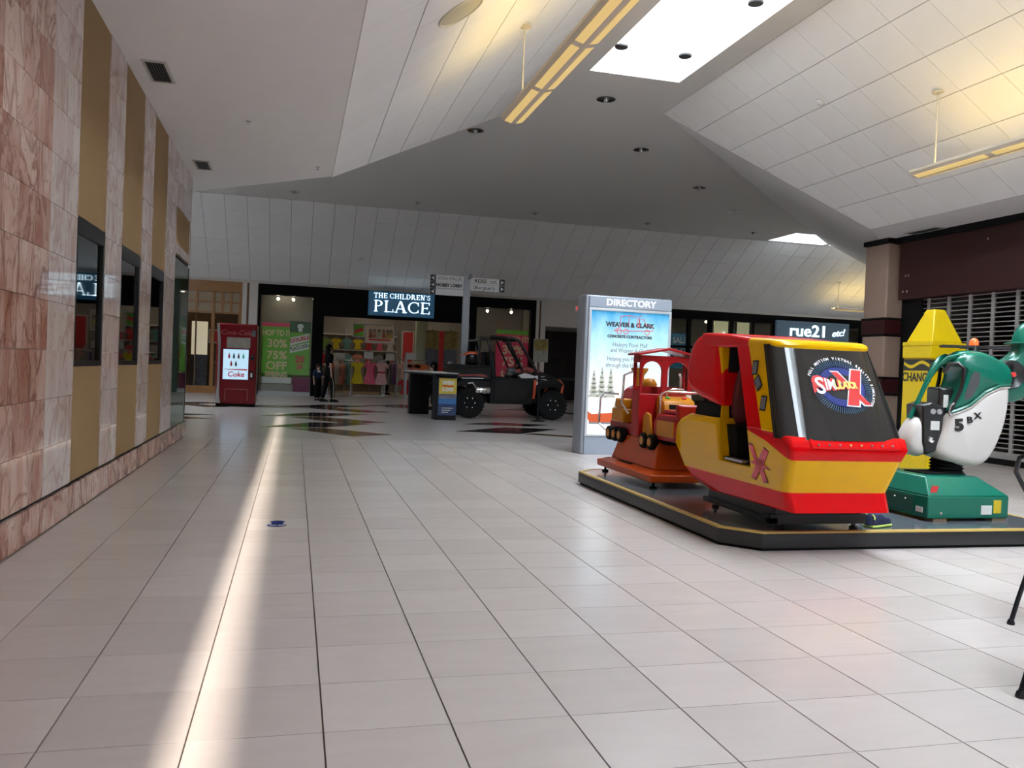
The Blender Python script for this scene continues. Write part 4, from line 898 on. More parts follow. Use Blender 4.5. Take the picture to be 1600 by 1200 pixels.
# locomotive: front points away (+y)
BOX(-.22,.18,.41,.22,.80,.52).build('running_board', M_tred, t, bevel=.01)
MB().lathe([(.0,.12),(.16,.12),(.17,.14),(.17,.66),(.15,.70),(.09,.74),(0,.75)],(0,0,.73),'y',20).build('boiler', M_tred, t, smooth=True)
MB().lathe([(.06,.88),(.05,.90),(.05,1.0),(.09,1.06),(.09,1.08),(.0,1.08)],(0,.58,0),n=14).build('chimney', M_tyel, t, smooth=True); MB().lathe([(.07,.86),(.08,.92),(.05,.97),(0,.98)],(0,.32,0),n=14).build('steam_dome', M_tyel, t, smooth=True)
for s in (-1,1):
    BOX(s*.22-.06,.30,.52,s*.22+.06,.62,.66).build('side_tank', M_tyel, t, bevel=.015); BOX(s*.22-.05,.34,.66,s*.22+.05,.56,.76).build('side_tank_cap', M_tyel, t, bevel=.015)
    MB().tube([(s*.25,.16,1.04),(s*.31,.24,1.0),(s*.32,.24,.72),(s*.27,.18,.62)],.012,8).build('grab_rail', M_chrome, t, smooth=True)
    MB().tube([(s*.24,.55,.80),(s*.33,.72,.80),(s*.34,.80,.74),(s*.34,.82,.48),(s*.3,.74,.42),(s*.24,.70,.42)],.011,8).build('grab_rail', M_chrome, t, smooth=True)
    for y in (.66,.51,.36,-.22,-.40):
        w = MB().lathe([(.03,-.035),(.068,-.035),(.075,-.02),(.075,.02),(.068,.035),(.03,.035)],(s*.26,y,.39),'x',18).build('wheel', M_matte, t, smooth=True); MB().lathe([(.0,-.04),(.04,-.04),(.04,.04),(0,.04)],(s*.26,y,.39),'x',12).build('hub', M_tyel, w)
# cab: shallow, its rear wall with two arched windows faces the seat
cab = MB().box(-.30,-.14,.42,.25,-.11,.83).box(-.30,-.14,1.15,.25,-.11,1.20)
for x0,x1 in ((-.30,-.275),(-.075,-.015),(.20,.25)): cab.box(x0,-.14,.83,x1,-.11,1.15)
for x in (-.30,.22): cab.box(x,-.11,.42,x+.03,.04,.86).box(x,-.11,1.13,x+.03,.04,1.20).box(x,.01,.86,x+.03,.04,1.13)
cab.build('cab', M_tred, t, bevel=.005)
for cx0,hw_ in ((-.175,.1),(.0925,.1075)):
    pts = [(cx0+hw_*math.cos(math.pi*k/10), 1.06+.085*math.sin(math.pi*k/10)) for k in range(11)]
    MB().prism([(cx0+hw_+.001,1.16)]+pts+[(cx0-hw_-.001,1.16)],'xz',-.138,-.112).build('window_arch', M_tred, t)
MB().prism([(-.34,1.195),(-.03,1.255),(.29,1.195),(.29,1.215),(-.03,1.28),(-.34,1.215)],'xz',-.19,.10).build('roof', M_tred, t, bevel=.005)
BOX(-.28,.02,.42,.23,.04,.9).build('cab_front', M_tred, t)
# console
MB().prism([(-.38,.42),(-.14,.42),(-.14,.80),(-.18,.815),(-.30,.77),(-.32,.72)],'yz',-.12,.20).build('console', M_tyel, t, bevel=.008)
BOX(-.07,-.325,.55,.17,-.315,.74).build('console_panel', M_matte, t); MB().ball((.06,-.33,.68),.014,.01,.014,8,5).build('button', M_chrome, t)
for x,c,nm in ((-.05,(.05,.25,.04),'green_button'),(.12,(.5,.03,.03),'red_button')): MB().ball((x,-.24,.80),.025,.025,.012,8,5).build(nm, mat(nm,c,.4,em=.3), t)
MB().tube([(-.05,-.2,.80),(-.05,-.22,.86),(0,-.225,.885),(.1,-.225,.885),(.15,-.22,.86),(.15,-.2,.80)],.011,8).build('handle', M_chrome, t, smooth=True)
BOX(.17,-.146,.70,.24,-.141,.83).build('instruction_label', M_paper, t)
# seat car
MB().prism([(-.82,.42),(-.36,.42),(-.36,.58),(-.42,.64),(-.46,.66),(-.82,.66)],'yz',-.24,.30).build('seat_car', M_tred, t, bevel=.012)
MB().prism([(-.36,.42),(-.14,.42),(-.16,.62),(-.22,.66),(-.30,.64)],'yz',-.262,-.235).build('side_skirt', M_tyel, t, bevel=.006)
BOX(-.15,-.83,.44,.3,-.82,.60).build('side_panel', M_tyel, t); BOX(0,-.835,.60,.3,-.82,.68).build('side_panel', M_tyel, t); BOX(-.25,-.80,.46,-.238,-.45,.60).build('side_panel', M_tyel, t)
MB().box(-.20,-.80,.66,.28,-.46,.70).build('seat', M_tred, t, bevel=.015); BOX(-.24,-.86,.62,.30,-.80,.76).build('seat_back', M_tred, t, bevel=.02)
MB().tube([(-.2,-.40,.62),(-.2,-.42,.84),(-.17,-.44,.86),(.27,-.46,.86),(.30,-.46,.84),(.30,-.44,.62)],.012,8).build('hand_rail', M_chrome, t, smooth=True)

# ------------------------------------------------------------------ helicopter ride
M_hgr = mat('helicopter_green', (.003,.14,.09), .2, spec=.5); M_hwh = mat('helicopter_white', (.62,.585,.56), .28); M_hblk = mat('helicopter_black', (.012,.012,.013), .3)
t = thing('helicopter_ride', 'green and white helicopter ride marked 5BX on a green base', 'kiddie ride', (5.2,5.62,PZ))
HS, HWD, BODY = .76, .18, []
hx = lambda x: (x-5.2)*HS
R = lambda pts: [(hx(x), z-PZ) for x,z in pts]
FULL = ((-1,.80),(-.94,.90),(-.78,.965),(-.4,1),(.4,1),(.78,.965),(.94,.90),(1,.80))
def HB(mb, name, m, smooth=True, bevel=0): o = mb.build(name, m, t, smooth=smooth, bevel=bevel); o.rotation_euler.z = math.radians(-15); return o
HB(MB().inflate(R([(4.842,.625),(4.936,.565),(5.215,.516),(5.398,.575),(5.514,.755),(5.578,.949),(5.583,1.175),(5.457,1.165),(5.304,1.098),(5.155,.995),(4.957,.934),(4.893,.779)]),'xz',0,HWD,FULL,sub=4),'belly',M_hwh)
HB(MB().inflate(R([(4.956,.944),(5.077,1.168),(5.094,1.296),(5.018,1.345),(5.10,1.41),(5.284,1.433),(5.463,1.378),(5.581,1.315),(5.614,1.186),(5.457,1.17),(5.304,1.108),(5.155,1.006)]),'xz',0,HWD+.008,FULL,sub=4),'upper_shell',M_hgr)
seam = R([(4.957,.945),(5.05,.97),(5.155,1.008),(5.304,1.112),(5.457,1.172),(5.57,1.18)])
yy_ = (.19,.19,.19,.19,.185,.17)
for s in (-1,1):
    HB(MB().tube([(x,s*y,z) for (x,z),y in zip(seam,yy_)],.014,6),'green_lip',M_hgr)
    HB(MB().tube([(x,s*(y-.004),z-.022) for (x,z),y in zip(seam,yy_)],.009,6),'pale_lip',M_hwh)
    arch = R([(5.08,1.39),(4.99,1.37),(4.911,1.305),(4.84,1.21),(4.77,1.08),(4.703,.952),(4.66,.88)])
    HB(MB().tube([(x,s*y,z) for (x,z),y in zip(arch,(.11,.07,.035,.02,.015,.015,.015))],[.026,.022,.016,.013,.012,.012,.012],8),'window_frame',M_hgr)
    HB(MB().tube([(x,s*y,z) for (x,z),y in zip(R([(4.92,1.25),(4.96,1.325),(5.03,1.335),(5.08,1.29),(5.075,1.2),(5.05,1.11),(4.98,1.0),(4.955,.95)]),(.12,.14,.165,.185,.188,.188,.188,.188))],.016,6),'door_gasket',M_hblk)
    HB(MB().prism(R([(5.106,1.04),(5.096,1.085),(5.16,1.25),(5.195,1.275),(5.245,1.26),(5.24,1.174),(5.175,1.07)]),'xz',s*.186,s*.1905),'side_window',mat('helicopter_window',(.06,.065,.07),.08,coat=1),False)
    HB(MB().tube([(x,s*.2,z) for x,z in R([(4.985,1.02),(4.955,1.0),(4.94,.95),(4.965,.925)])],.008,6),'grab_handle',M_chrome)
HB(MB().inflate(R([(4.57,.671),(4.61,.80),(4.69,.89),(4.765,.88),(4.745,.72),(4.82,.63),(4.74,.58),(4.64,.60)]),'xz',0,.13,sub=3),'nose',M_hwh)
HB(MB().prism(R([(4.70,.99),(4.80,1.02),(4.93,.98),(4.915,.80),(4.87,.64),(4.76,.60),(4.72,.70)]),'xz',-.145,.145),'dashboard',M_hblk,False,.012)
HB(BOX(hx(4.89),-.11,.62-PZ,hx(5.04),.11,1.14-PZ),'seat_back',M_hblk,False,.02); HB(BOX(hx(4.93),-.118,.98-PZ,hx(4.98),-.11,1.08-PZ),'paper_label',M_paper,False); HB(BOX(hx(4.79),-.151,.80-PZ,hx(4.88),-.145,.87-PZ),'paper_label',M_paper,False)
for x,z in ((4.81,.945),(4.875,.945)): HB(MB().lathe([(.0,-.151),(.021,-.151),(.023,-.145),(.023,-.13)],(hx(x),0,z-PZ),'y',14),'gauge',M_grey,False)
HB(MB().lathe([(.0,-.17),(.02,-.167),(.03,-.145),(.03,-.13)],(hx(4.80),0,.72-PZ),'y',14),'coin_knob',M_chrome)
# roof, rotor, lamp
HB(MB().inflate(R([(5.08,1.40),(5.14,1.435),(5.30,1.44),(5.44,1.395),(5.3,1.36),(5.14,1.36)]),'xz',0,.10),'engine_cover',M_hgr)
HB(MB().tube([(hx(5.375)+.062*math.cos(q*math.pi/10),-.178,1.335-PZ+.035*math.sin(q*math.pi/10)) for q in range(20)],.010,6,closed=True),'air_scoop',M_hgr)
HB(MB().cyl((hx(5.30),0,1.42-PZ),(hx(5.30),0,1.49-PZ),.045,.032,12),'rotor_hub',M_hblk)
for a,l,w in ((-.15,.27,.022),(2.75,.22,.06),(math.pi-.25,.24,.06),(1.5,.18,.03)):
    d = Vector((math.cos(a),math.sin(a),0)); n = Vector((-d.y,d.x,0)); c = Vector((hx(5.30),0,1.462-PZ))
    P = [c+n*w*.6, c+d*l+n*w, c+d*l-n*w, c-n*w*.6]; HB(MB().add(P+[p+Vector((0,0,.02)) for p in P],[(3,2,1,0),(4,5,6,7),(0,1,5,4),(1,2,6,5),(2,3,7,6),(3,0,4,7)]),'rotor_blade',M_hblk,False)
HB(MB().lathe([(.034,1.485),(.034,1.505),(.028,1.528),(.013,1.542),(0,1.544)],(hx(5.30),0,-PZ),n=14),'beacon_lamp',mat('beacon_orange',(.8,.10,.03),.25,em=1.1,emc=(1,.12,.02)))
HB(MB().ball((hx(5.12),-.14,1.385-PZ),.026,.026,.022),'headlamp',M_chrome)
# tail
HB(MB().inflate(R([(5.47,1.311),(5.633,1.396),(5.712,1.462),(5.742,1.60),(5.82,1.68),(5.95,1.66),(5.99,1.52),(6.0,1.30),(5.95,1.15),(5.82,1.07),(5.636,1.04),(5.571,1.158)]),'xz',0,.085,sub=4),'tail',M_hgr)
HB(MB().inflate([(hx(5.70),-.12),(hx(5.82),-.15),(hx(6.0),-.13),(hx(6.04),0),(hx(6.0),.13),(hx(5.82),.15),(hx(5.70),.12),(hx(5.66),0)],'xy',1.515-PZ,.012),'tail_plane',M_hgr)
HB(MB().lathe([(.0,-.082),(.088,-.088),(.108,-.102),(.115,-.088),(.115,-.06)],(hx(5.64),0,1.262-PZ),'y',24),'tail_rotor_well',M_hblk)
HB(MB().lathe([(.0,-.115),(.018,-.115),(.022,-.1),(.022,-.08)],(hx(5.65),0,1.262-PZ),'y',12),'tail_rotor_hub',M_dred,False); HB(BOX(hx(5.65)-.007,-.105,1.19-PZ,hx(5.65)+.007,-.097,1.335-PZ),'tail_rotor_blade',M_hblk,False)
# lettering
for ch,sz,x,z,bo in (('5',.125,5.06,.845,.006),('B',.07,5.165,.89,.002),('X',.07,5.245,.925,.001)):
    o = text('lettering',ch,sz,frame((hx(x),-HWD-.002,z-PZ),(1,0,.12),(-.12,0,1)),M_ink,t,bold=bo,sx=1.15,extrude=.006); o.rotation_euler.z = math.radians(-15)
# base
MB().frustum(-.58,-.35,.16,.43,.02, -.58,-.35,.16,.43,.19).build('base_box', M_hgr, t, bevel=.01); MB().frustum(-.58,-.35,.16,.43,.19, -.52,-.24,-.04,.30,.325).build('base_top', M_hgr, t, bevel=.008)
BOX(-.585,-.20,.05,-.579,.30,.17).build('coin_panel', mat('helicopter_panel_green',(.006,.09,.06),.35), t)
for y in (-.12,.0,.12): MB().ball((-.587,y,.14),.01,.008,.008,8,5).build('lock_knob', M_chrome, t)
for k in range(4): MB().lathe([(.11,0),(.13,.014),(.11,.028)],(-.10,.02,.325+.026*k),n=16).build('bellows_ring', M_matte, t, smooth=True)
BOX(-.4,-.12,.318,-.04,.14,.335).build('lift_plate', M_matte, t)
for x0,z0,w,hh,m,nm in ((-.10,.05,.10,.07,M_paper,'paper_label'),(.015,.06,.07,.10,mat('warning_yellow',(.6,.45,.02),.5),'warning_label')): BOX(x0,-.354,z0,x0+w,-.349,z0+hh).build(nm, m, t)
BOX(-.586,-.30,.06,-.58,-.23,.10).build('paper_label', M_paper, t); MB().ball((-.46,-.352,.06),.012,.008,.012,8,5).build('lock_knob', M_chrome, t)
MB().prism([(-.545,.215),(-.49,.215),(-.47,.265),(-.525,.265)],'xz',-.33,-.32).build('red_label', M_dred, t)
for x in (-.24,.30): tag(BOX(5+x-.07,5.29,PZ-.002,5+x+.05,5.45,PZ+.02).build('wood_block', mat('pale_plywood',(.42,.30,.18),.7)), 'pale wood block under the %s front corner of the helicopter ride base' % ('left' if x < 0 else 'right'), 'wood block')

# ------------------------------------------------------------------ crayon change machine
M_cry = mat('crayon_yellow', (.56,.40,.001), .32, spec=.35)
S = .44; t = thing('change_machine', 'tall yellow crayon shaped change machine beside the shuttered shop', 'change machine', (6.96,8.0,0))
BOX(0,0,0,S,S,1.46).build('body', M_cry, t, bevel=.006); BOX(-.012,-.012,1.46,S+.012,S+.012,1.60).build('collar', M_cry, t, bevel=.006); BOX(-.016,-.016,1.60,S+.016,S+.016,1.645).build('collar_cap', M_cry, t, bevel=.006)
MB().frustum(.01,.01,S-.01,S-.01,1.645, .15,.15,S-.15,S-.15,2.03).build('tip', M_cry, t, bevel=.012)
M_cblk = mat('crayon_black', (.02,.016,.01), .35); N = 16
for f in ('L','F'):
    def tr(u,v,d): return (-d,S-u,v) if f == 'L' else (u,-d,v)
    top = [(S*k/N, 1.44) for k in range(N+1)]; wave = [(S*k/N, 1.395+.028*math.cos(2*math.pi*(k/N)*1.25+(0.9 if f == 'L' else 2.2))) for k in range(N+1)]
    mb = MB()
    for k in range(N):
        for a,b2 in ((lambda k:(wave[k][1]+.012),lambda k:1.445),(lambda k:1.315,lambda k:(wave[k][1]-.028))):
            P = [(S*k/N,a(k)),(S*(k+1)/N,a(k+1)),(S*(k+1)/N,b2(k+1)),(S*k/N,b2(k))]
            mb.add([tr(u,v,0.0) for u,v in P]+[tr(u,v,.003) for u,v in P],[(3,2,1,0),(4,5,6,7),(0,1,5,4),(1,2,6,5),(2,3,7,6),(3,0,4,7)])
    mb.build('wave_band', M_cblk, t)
text('lettering','CHANGE',.14,frame((-.001,S/2,1.235),(0,-1,0),(0,0,1)),M_cblk,t,sx=.80,bold=.004)
# ------------------------------------------------------------------ directory kiosk
M_kio = mat('directory_silver_blue', (.27,.29,.33), .4, metal=.25); M_kio2 = mat('directory_panel', (.31,.35,.42), .4, metal=.1)
def poster_mat():
    m, nt, b = nodes('directory_print'); N, L = nt.nodes, nt.links
    tc = N.new('ShaderNodeTexCoord'); sp = N.new('ShaderNodeSeparateXYZ'); L.new(tc.outputs['Generated'], sp.inputs[0])
    rp = N.new('ShaderNodeValToRGB'); e = rp.color_ramp.elements
    e[0].position = 0; e[0].color = (.80,.80,.78,1); e[1].position = 1; e[1].color = (.04,.30,.55,1)
    for p_,c in ((.42,(.80,.80,.78,1)),(.47,(.70,.75,.77,1)),(.75,(.42,.66,.75,1))): k = rp.color_ramp.elements.new(p_); k.color = c
    no = N.new('ShaderNodeTexNoise'); no.inputs['Scale'].default_value = 5; no.inputs['Detail'].default_value = 8; L.new(tc.outputs['Generated'], no.inputs['Vector'])
    ma = N.new('ShaderNodeMath'); ma.operation = 'MULTIPLY_ADD'; ma.inputs[1].default_value = .34; L.new(no.outputs[0], ma.inputs[0])
    m2 = N.new('ShaderNodeMath'); m2.operation = 'SUBTRACT'; L.new(sp.outputs[2], m2.inputs[0]); m2.inputs[1].default_value = .17
    L.new(m2.outputs[0], ma.inputs[2]); L.new(ma.outputs[0], rp.inputs[0])
    L.new(rp.outputs[0], b.inputs['Base Color']); L.new(rp.outputs[0], b.inputs['Emission Color']); b.inputs['Emission Strength'].default_value = .42; b.inputs['Roughness'].default_value = .12
    return m
t = thing('directory_kiosk', 'silver mall directory kiosk with a backlit snowy advertisement', 'directory', (4.53,11.05,0))
MB().prism([(-.64,.0),(.64,.0),(.66,.05),(.66,.30),(.64,.35),(-.64,.35),(-.66,.30),(-.66,.05)],'xy',0,2.22).build('cabinet', M_kio, t, bevel=.01)
BOX(-.60,-.02,2.055,.64,0,2.205).build('header', M_kio2, t, bevel=.004); BOX(-.60,-.02,.0,.64,0,.245).build('base_panel', M_kio2, t, bevel=.004)
M_alu = mat('aluminium_frame', (.62,.66,.70), .35, metal=.5)
MB().box(-.60,-.03,.25,-.565,0,2.045).box(.605,-.03,.25,.64,0,2.045).box(-.565,-.03,.25,.605,0,.28).box(-.565,-.03,2.01,.605,0,2.045).build('poster_frame', M_alu, t, bevel=.003)
BOX(-.565,-.012,.28,.605,-.006,2.01).build('backlit_poster', poster_mat(), t)
text('lettering','DIRECTORY',.125,FR(.02,-.021,2.128),mat('header_white',(.85,.86,.88),.4,em=.25),t,sx=1.1,bold=.004)
M_pred = mat('print_red',(.65,.10,.10),.5,em=.15); M_pgrey = mat('print_grey',(.22,.24,.26),.5); M_pblk = mat('print_black',(.04,.04,.045),.5)
text('lettering','WEAVER & CLARK',.088,FR(.02,-.0135,1.825),M_pblk,t,sx=1.0,bold=.004); text('lettering','CONCRETE CONTRACTORS',.052,FR(.02,-.0135,1.66),M_pblk,t,sx=1.0,bold=.0025)
tr = MB()
for pts in ([(-.22,1.74),(-.13,1.80),(-.13,1.94),(-.0,1.965),(.12,1.94),(.13,1.80),(.16,1.80),(.16,1.92),(.22,1.92),(.26,1.84),(.36,1.82),(.37,1.76),(-.22,1.74)],[(-.0,1.965),(.0,1.80)],[(.15,1.80),(.15,1.95),(.19,1.97)]):
    tr.tube([(x,-.014,z) for x,z in pts],.005,4)
for x in (-.14,-.04,.28): tr.tube([(x+.035*math.cos(a),-.014,1.735+.035*math.sin(a)) for a in [k*math.pi/6 for k in range(12)]],.005,4,closed=True)
tr.build('truck_drawing', M_pred, t)
for s,z,sz,sh in (('Hickory Point Mall',1.545,.085,0),('and Weaver & Clark',1.465,.085,0),('Helping you PLOW',1.345,.085,0),('through this Holiday',1.255,.085,0)): text('lettering', s, sz, FR(.03 if z > 1.4 else -.03,-.0135,z), M_pgrey, t, sx=.82)
M_frost = mat('frosted_tree_print',(.46,.47,.40),.6,var=.3,vs=30,em=.12)
for x,h_ in ((-.49,.36),(-.37,.40),(-.24,.40)):
    mb = MB()
    for k in range(6): w = .085*(1-k/6.5); z0 = .80+h_*k/6; mb.prism([(x-w,z0),(x+w,z0),(x+w*.25,z0+h_/6+.02),(x-w*.25,z0+h_/6+.02)],'xz',-.0138,-.0125)
    mb.build('printed_tree', M_frost, t)
MB().prism([(-.56,.60),(-.50,.56),(-.05,.60),(.3,.60),(.3,.46),(-.05,.44),(-.52,.43),(-.56,.50)],'xz',-.0138,-.0125).build('printed_plough', mat('print_orange',(.60,.09,.02),.5,em=.15), t)
MB().prism([(-.54,.425),(.3,.43),(.3,.455),(-.54,.45)],'xz',-.0142,-.013).build('printed_blade', M_pgrey, t)
MB().prism([(-.18,.60),(-.16,.74),(-.06,.80),(.1,.80),(.2,.70),(.2,.60)],'xz',-.0138,-.0125).build('printed_truck', mat('print_truck',(.25,.24,.2),.5,var=.4,vs=20), t)

# ------------------------------------------------------------------ drink vending machine
M_coke = mat('vending_red', (.17,.006,.010), .25, spec=.4); M_coked = mat('vending_dark_red', (.30,.05,.06), .3)
M_scr = mat('vending_screen', (.4,.6,.75), .3, em=.72, emc=(.55,.82,1)); M_scr2 = mat('vending_video', (.10,.09,.08), .3, em=.12, var=.9, vs=16, emc=(.5,.45,.4))
t = thing('vending_machine', 'red drinks vending machine with a lit blue white screen', 'vending machine', (-1.33,20.6,0))
BOX(-.45,0,.06,.45,.85,1.94).build('body', M_coke, t, bevel=.025); BOX(-.43,.02,0,.43,.83,.06).build('plinth', M_matte, t); BOX(-.36,-.02,.08,.43,0,1.92).build('door', M_coke, t, bevel=.015)
MB().prism([(-.45,.08),(-.33,.08),(-.36,.3),(-.36,1.5),(-.39,1.93),(-.45,1.93),(-.41,1.4),(-.41,.5)],'xz',-.024,-.005).build('silver_trim', M_steel, t)
BOX(-.29,-.028,.64,.27,-.02,1.34).build('screen', M_scr, t); BOX(-.22,-.028,1.37,.30,-.02,1.62).build('video_screen', M_scr2, t)
cokes = [(.35,.02,.03),(.05,.03,.03),(.1,.02,.02),(.1,.4,.25)]
for i in range(4): x = -.16+.105*i; MB().lathe([(.022,0),(.024,.06),(.01,.095),(.01,.12)],(x,-.03,1.13),n=8).build('screen_bottle', mat('bottle_icon_%d' % i,cokes[i],.5,em=.2), t)
for i in range(2): x = -.11+.105*i; MB().lathe([(.022,0),(.024,.06),(.01,.095),(.01,.12)],(x,-.03,.95),n=8).build('screen_bottle', mat('bottle_icon_%d' % i,cokes[i],.5,em=.2), t)
MB().prism([(-.27,.865),(.25,.85),(.25,.89),(-.27,.875)],'xz',-.031,-.0285).build('screen_stripe', mat('stripe_red',(.5,.05,.06),.5,em=.3), t)
text('lettering','Coke',.17,FR(0,-.0285,.755),mat('coke_red',(.5,.02,.04),.5,em=.4),t,shear=.15,bold=.004); text('lettering','Coca-Cola',.16,FR(-.02,-.021,1.73),M_coked,t,shear=.3,bold=.003)
BOX(.31,-.03,.66,.40,-.02,.84).build('payment_panel', M_matte, t); BOX(.325,-.034,.70,.37,-.03,.80).build('card_reader', M_paper, t); BOX(.315,-.03,1.1,.40,-.02,1.22).build('coin_panel', M_matte, t); BOX(.33,-.026,1.66,.41,-.02,1.80).build('sticker', M_photo1, t); BOX(.335,-.034,1.18,.36,-.03,1.20).build('coin_button', M_chrome, t)
MB().box(-.24,-.026,.40,.28,-.02,.42).box(-.24,-.026,.14,-.22,-.02,.42).box(.26,-.026,.14,.28,-.02,.42).build('delivery_flap', M_coked, t)

# ------------------------------------------------------------------ wayfinding post
M_post = mat('signpost_grey', (.34,.36,.39), .45, metal=.2); M_plate = mat('sign_plate_white', (.72,.72,.73), .4); M_arrow = mat('arrow_dark', (.03,.03,.035), .5); M_txt = mat('sign_text_grey', (.12,.12,.13), .5)
t = thing('wayfinding_sign', 'grey wayfinding post with shop name plates and arrows', 'sign', (4.06,20.5,0))
BOX(-.085,-.05,.02,.085,.05,3.42).build('post', M_post, t, bevel=.012); BOX(-.2,-.2,0,.2,.2,.02).build('base', M_post, t); BOX(-.1,-.06,3.40,.1,.06,3.46).build('cap', M_post, t)
for k,s in enumerate(('VON MAUR','HOBBY LOBBY','')):
    z = 3.30-.165*k; BOX(-.92,-.03,z-.078,-.085,.03,z+.078).build('name_plate', M_plate, t); BOX(-.92,-.034,z-.078,-.78,-.03,z+.078).build('arrow_tile', M_arrow, t)
    MB().prism([(-.90,z),(-.81,z+.05),(-.83,z),(-.81,z-.05)],'xz',-.037,-.0345).build('arrow', M_plate, t)
    if s: text('lettering', s, .115 if k == 0 else .105, FR(-.44,-.031,z), M_txt if k == 0 else M_ink, t, sx=1.0 if k == 0 else .95, bold=0 if k == 0 else .005)
for k,s in enumerate(('ROSS',"Bergner's")):
    z = 3.29-.165*k; BOX(.085,-.03,z-.078,.96,.03,z+.078).build('name_plate', M_plate, t); BOX(.82,-.034,z-.078,.96,-.03,z+.078).build('arrow_tile', M_arrow, t)
    MB().prism([(.94,z),(.85,z+.05),(.87,z),(.85,z-.05)],'xz',-.037,-.0345).build('arrow', M_plate, t)
    text('lettering', s, .13, FR(.34 if k == 0 else .46,-.031,z), M_ink, t, sx=1.0, bold=.002 if k == 0 else 0)
    if k == 0: MB().box(.58,-.0325,z+.0,.74,-.031,z+.016).box(.58,-.0325,z-.035,.76,-.031,z-.02).build('small_caption', M_txt, t)
    else: MB().tube([(.19+.03*math.cos(a),-.032,z+.03*math.sin(a)) for a in [q*math.pi/5 for q in range(10)]],.006,4,closed=True).build('round_logo', M_ink, t)
BOX(.02,-.5,3.30,.04,-.06,3.42).build('cross_plate', M_post, t)

# ------------------------------------------------------------------ information counter
M_ctop = mat('counter_top', (.35,.34,.33), .35); M_ctr = mat('counter_black', (.006,.006,.009), .5, spec=.2)
t = thing('counter_desk', 'black information counter with a poster panel beside the utility vehicle', 'counter', (0,0,0))
MB().prism([(2.50,20.0),(2.78,17.45),(3.36,17.45),(3.25,20.0)],'xy',.985,1.01).build('counter_top', M_ctop, t); MB().prism([(2.52,19.98),(2.8,17.47),(3.34,17.47),(3.23,19.98)],'xy',.95,.985).build('counter_edge', M_ctr, t)
MB().prism([(2.86,17.78),(2.90,17.6),(3.36,17.6),(3.33,17.78)],'xy',0,.95).build('front_pedestal', M_ctr, t, bevel=.008); BOX(2.62,19.55,0,3.08,19.85,.95).build('rear_pedestal', M_ctr, t, bevel=.008)
BOX(2.965,17.585,.10,3.355,17.6,.90).build('poster_panel', mat('poster_navy',(.015,.04,.12),.4), t)
BOX(2.97,17.58,.56,3.35,17.585,.89).build('poster_top', mat('poster_sun_yellow',(.55,.40,.03),.5,var=.25,vs=3), t); BOX(2.97,17.578,.46,3.35,17.585,.56).build('poster_photo', M_photo1, t); BOX(2.97,17.578,.34,3.35,17.585,.46).build('poster_sky', mat('poster_mid_blue',(.02,.13,.36),.5), t)
text('lettering','WIN',.12,FR(3.16,17.577,.79),M_paper,t,bold=.006); text('lettering','5,000',.11,FR(3.16,17.577,.65),M_paper,t,bold=.005); BOX(3.04,17.576,.715,3.28,17.58,.735).build('poster_rule', M_red, t)
for k in range(3): BOX(3.04,17.576,.25-.045*k,3.28-.05*k,17.585,.262-.045*k).build('poster_caption', M_paper, t)
for n,(x,y,rz,lab) in enumerate(((3.0,18.0,.2,'nearest loose white leaflet on the black counter'),(2.95,18.5,-.3,'middle white leaflet on the black counter'),(2.8,19.2,.1,'farthest white leaflet on the black counter'))):
    o = tag(BOX(-.15,-.11,0,.15,.11,.012).build('leaflet', M_paper), lab, 'leaflet', 'leaflets on the counter'); o.location = (x,y,1.0105); o.rotation_euler.z = rz

# ------------------------------------------------------------------ utility vehicle
M_ub = mat('vehicle_black', (.004,.004,.005), .28, spec=.35); M_up = mat('vehicle_plastic', (.005,.005,.006), .5, spec=.2); M_ty = mat('tyre_rubber', (.009,.009,.009), .85, spec=.2); M_or = mat('vehicle_orange', (.55,.07,.015), .4); M_decr = mat('vehicle_decal_red', (.25,.03,.03), .4); M_decw = mat('vehicle_decal_white', (.5,.5,.51), .4)
t = thing('utility_vehicle', 'black two seat off road utility vehicle with roll cage and orange trim', 'utility vehicle', (4.78,19.15,0))
def BP(pts, y0, y1, name, m, bev=.02, sub=None): return MB().prism([(x-4.78,z) for x,z in pts],'xz',y0,y1).build(name, m, sub or t, bevel=bev)
def wheel(x,y,steer=0):
    w = MB().lathe([(.17,-.12),(.26,-.135),(.325,-.11),(.335,-.06),(.335,.06),(.325,.11),(.26,.135),(.17,.12)],(0,0,0),'y',28).build('tyre', M_ty, t, smooth=True)
    w.location = (x-4.78,y,.345); w.rotation_euler.z = steer
    tm = MB()
    for k in range(26):
        a = 2*math.pi*k/26; c,s = math.cos(a),math.sin(a); tx = Vector((-s,0,c)); n = Vector((c,0,s))
        for yy,sh in ((-.075,.0),(.075,.14)):
            a2 = a+sh; n2 = Vector((math.cos(a2),0,math.sin(a2))); t2 = Vector((-math.sin(a2),0,math.cos(a2)))
            p = n2*.322+Vector((0,yy,0)); tm.add([p+t2*u*.02+Vector((0,v*.05,0))+n2*q for q in (0,.022) for u,v in ((-1,-1),(1,-1),(1,1),(-1,1))],[(3,2,1,0),(4,5,6,7),(0,1,5,4),(1,2,6,5),(2,3,7,6),(3,0,4,7)])
    tm.build('tread', M_ty, w)
    MB().lathe([(.0,-.115),(.05,-.12),(.06,-.10),(.15,-.11),(.18,-.137),(.18,.137),(.05,.1),(0,.1)],(0,0,0),'y',24).build('rim', M_ub, w, smooth=True)
    for k in range(6): a = 2*math.pi*k/6; MB().ball((.12*math.cos(a),-.118,.12*math.sin(a)),.02,.014,.02,8,5).build('wheel_bolt', M_chrome, w, smooth=True)
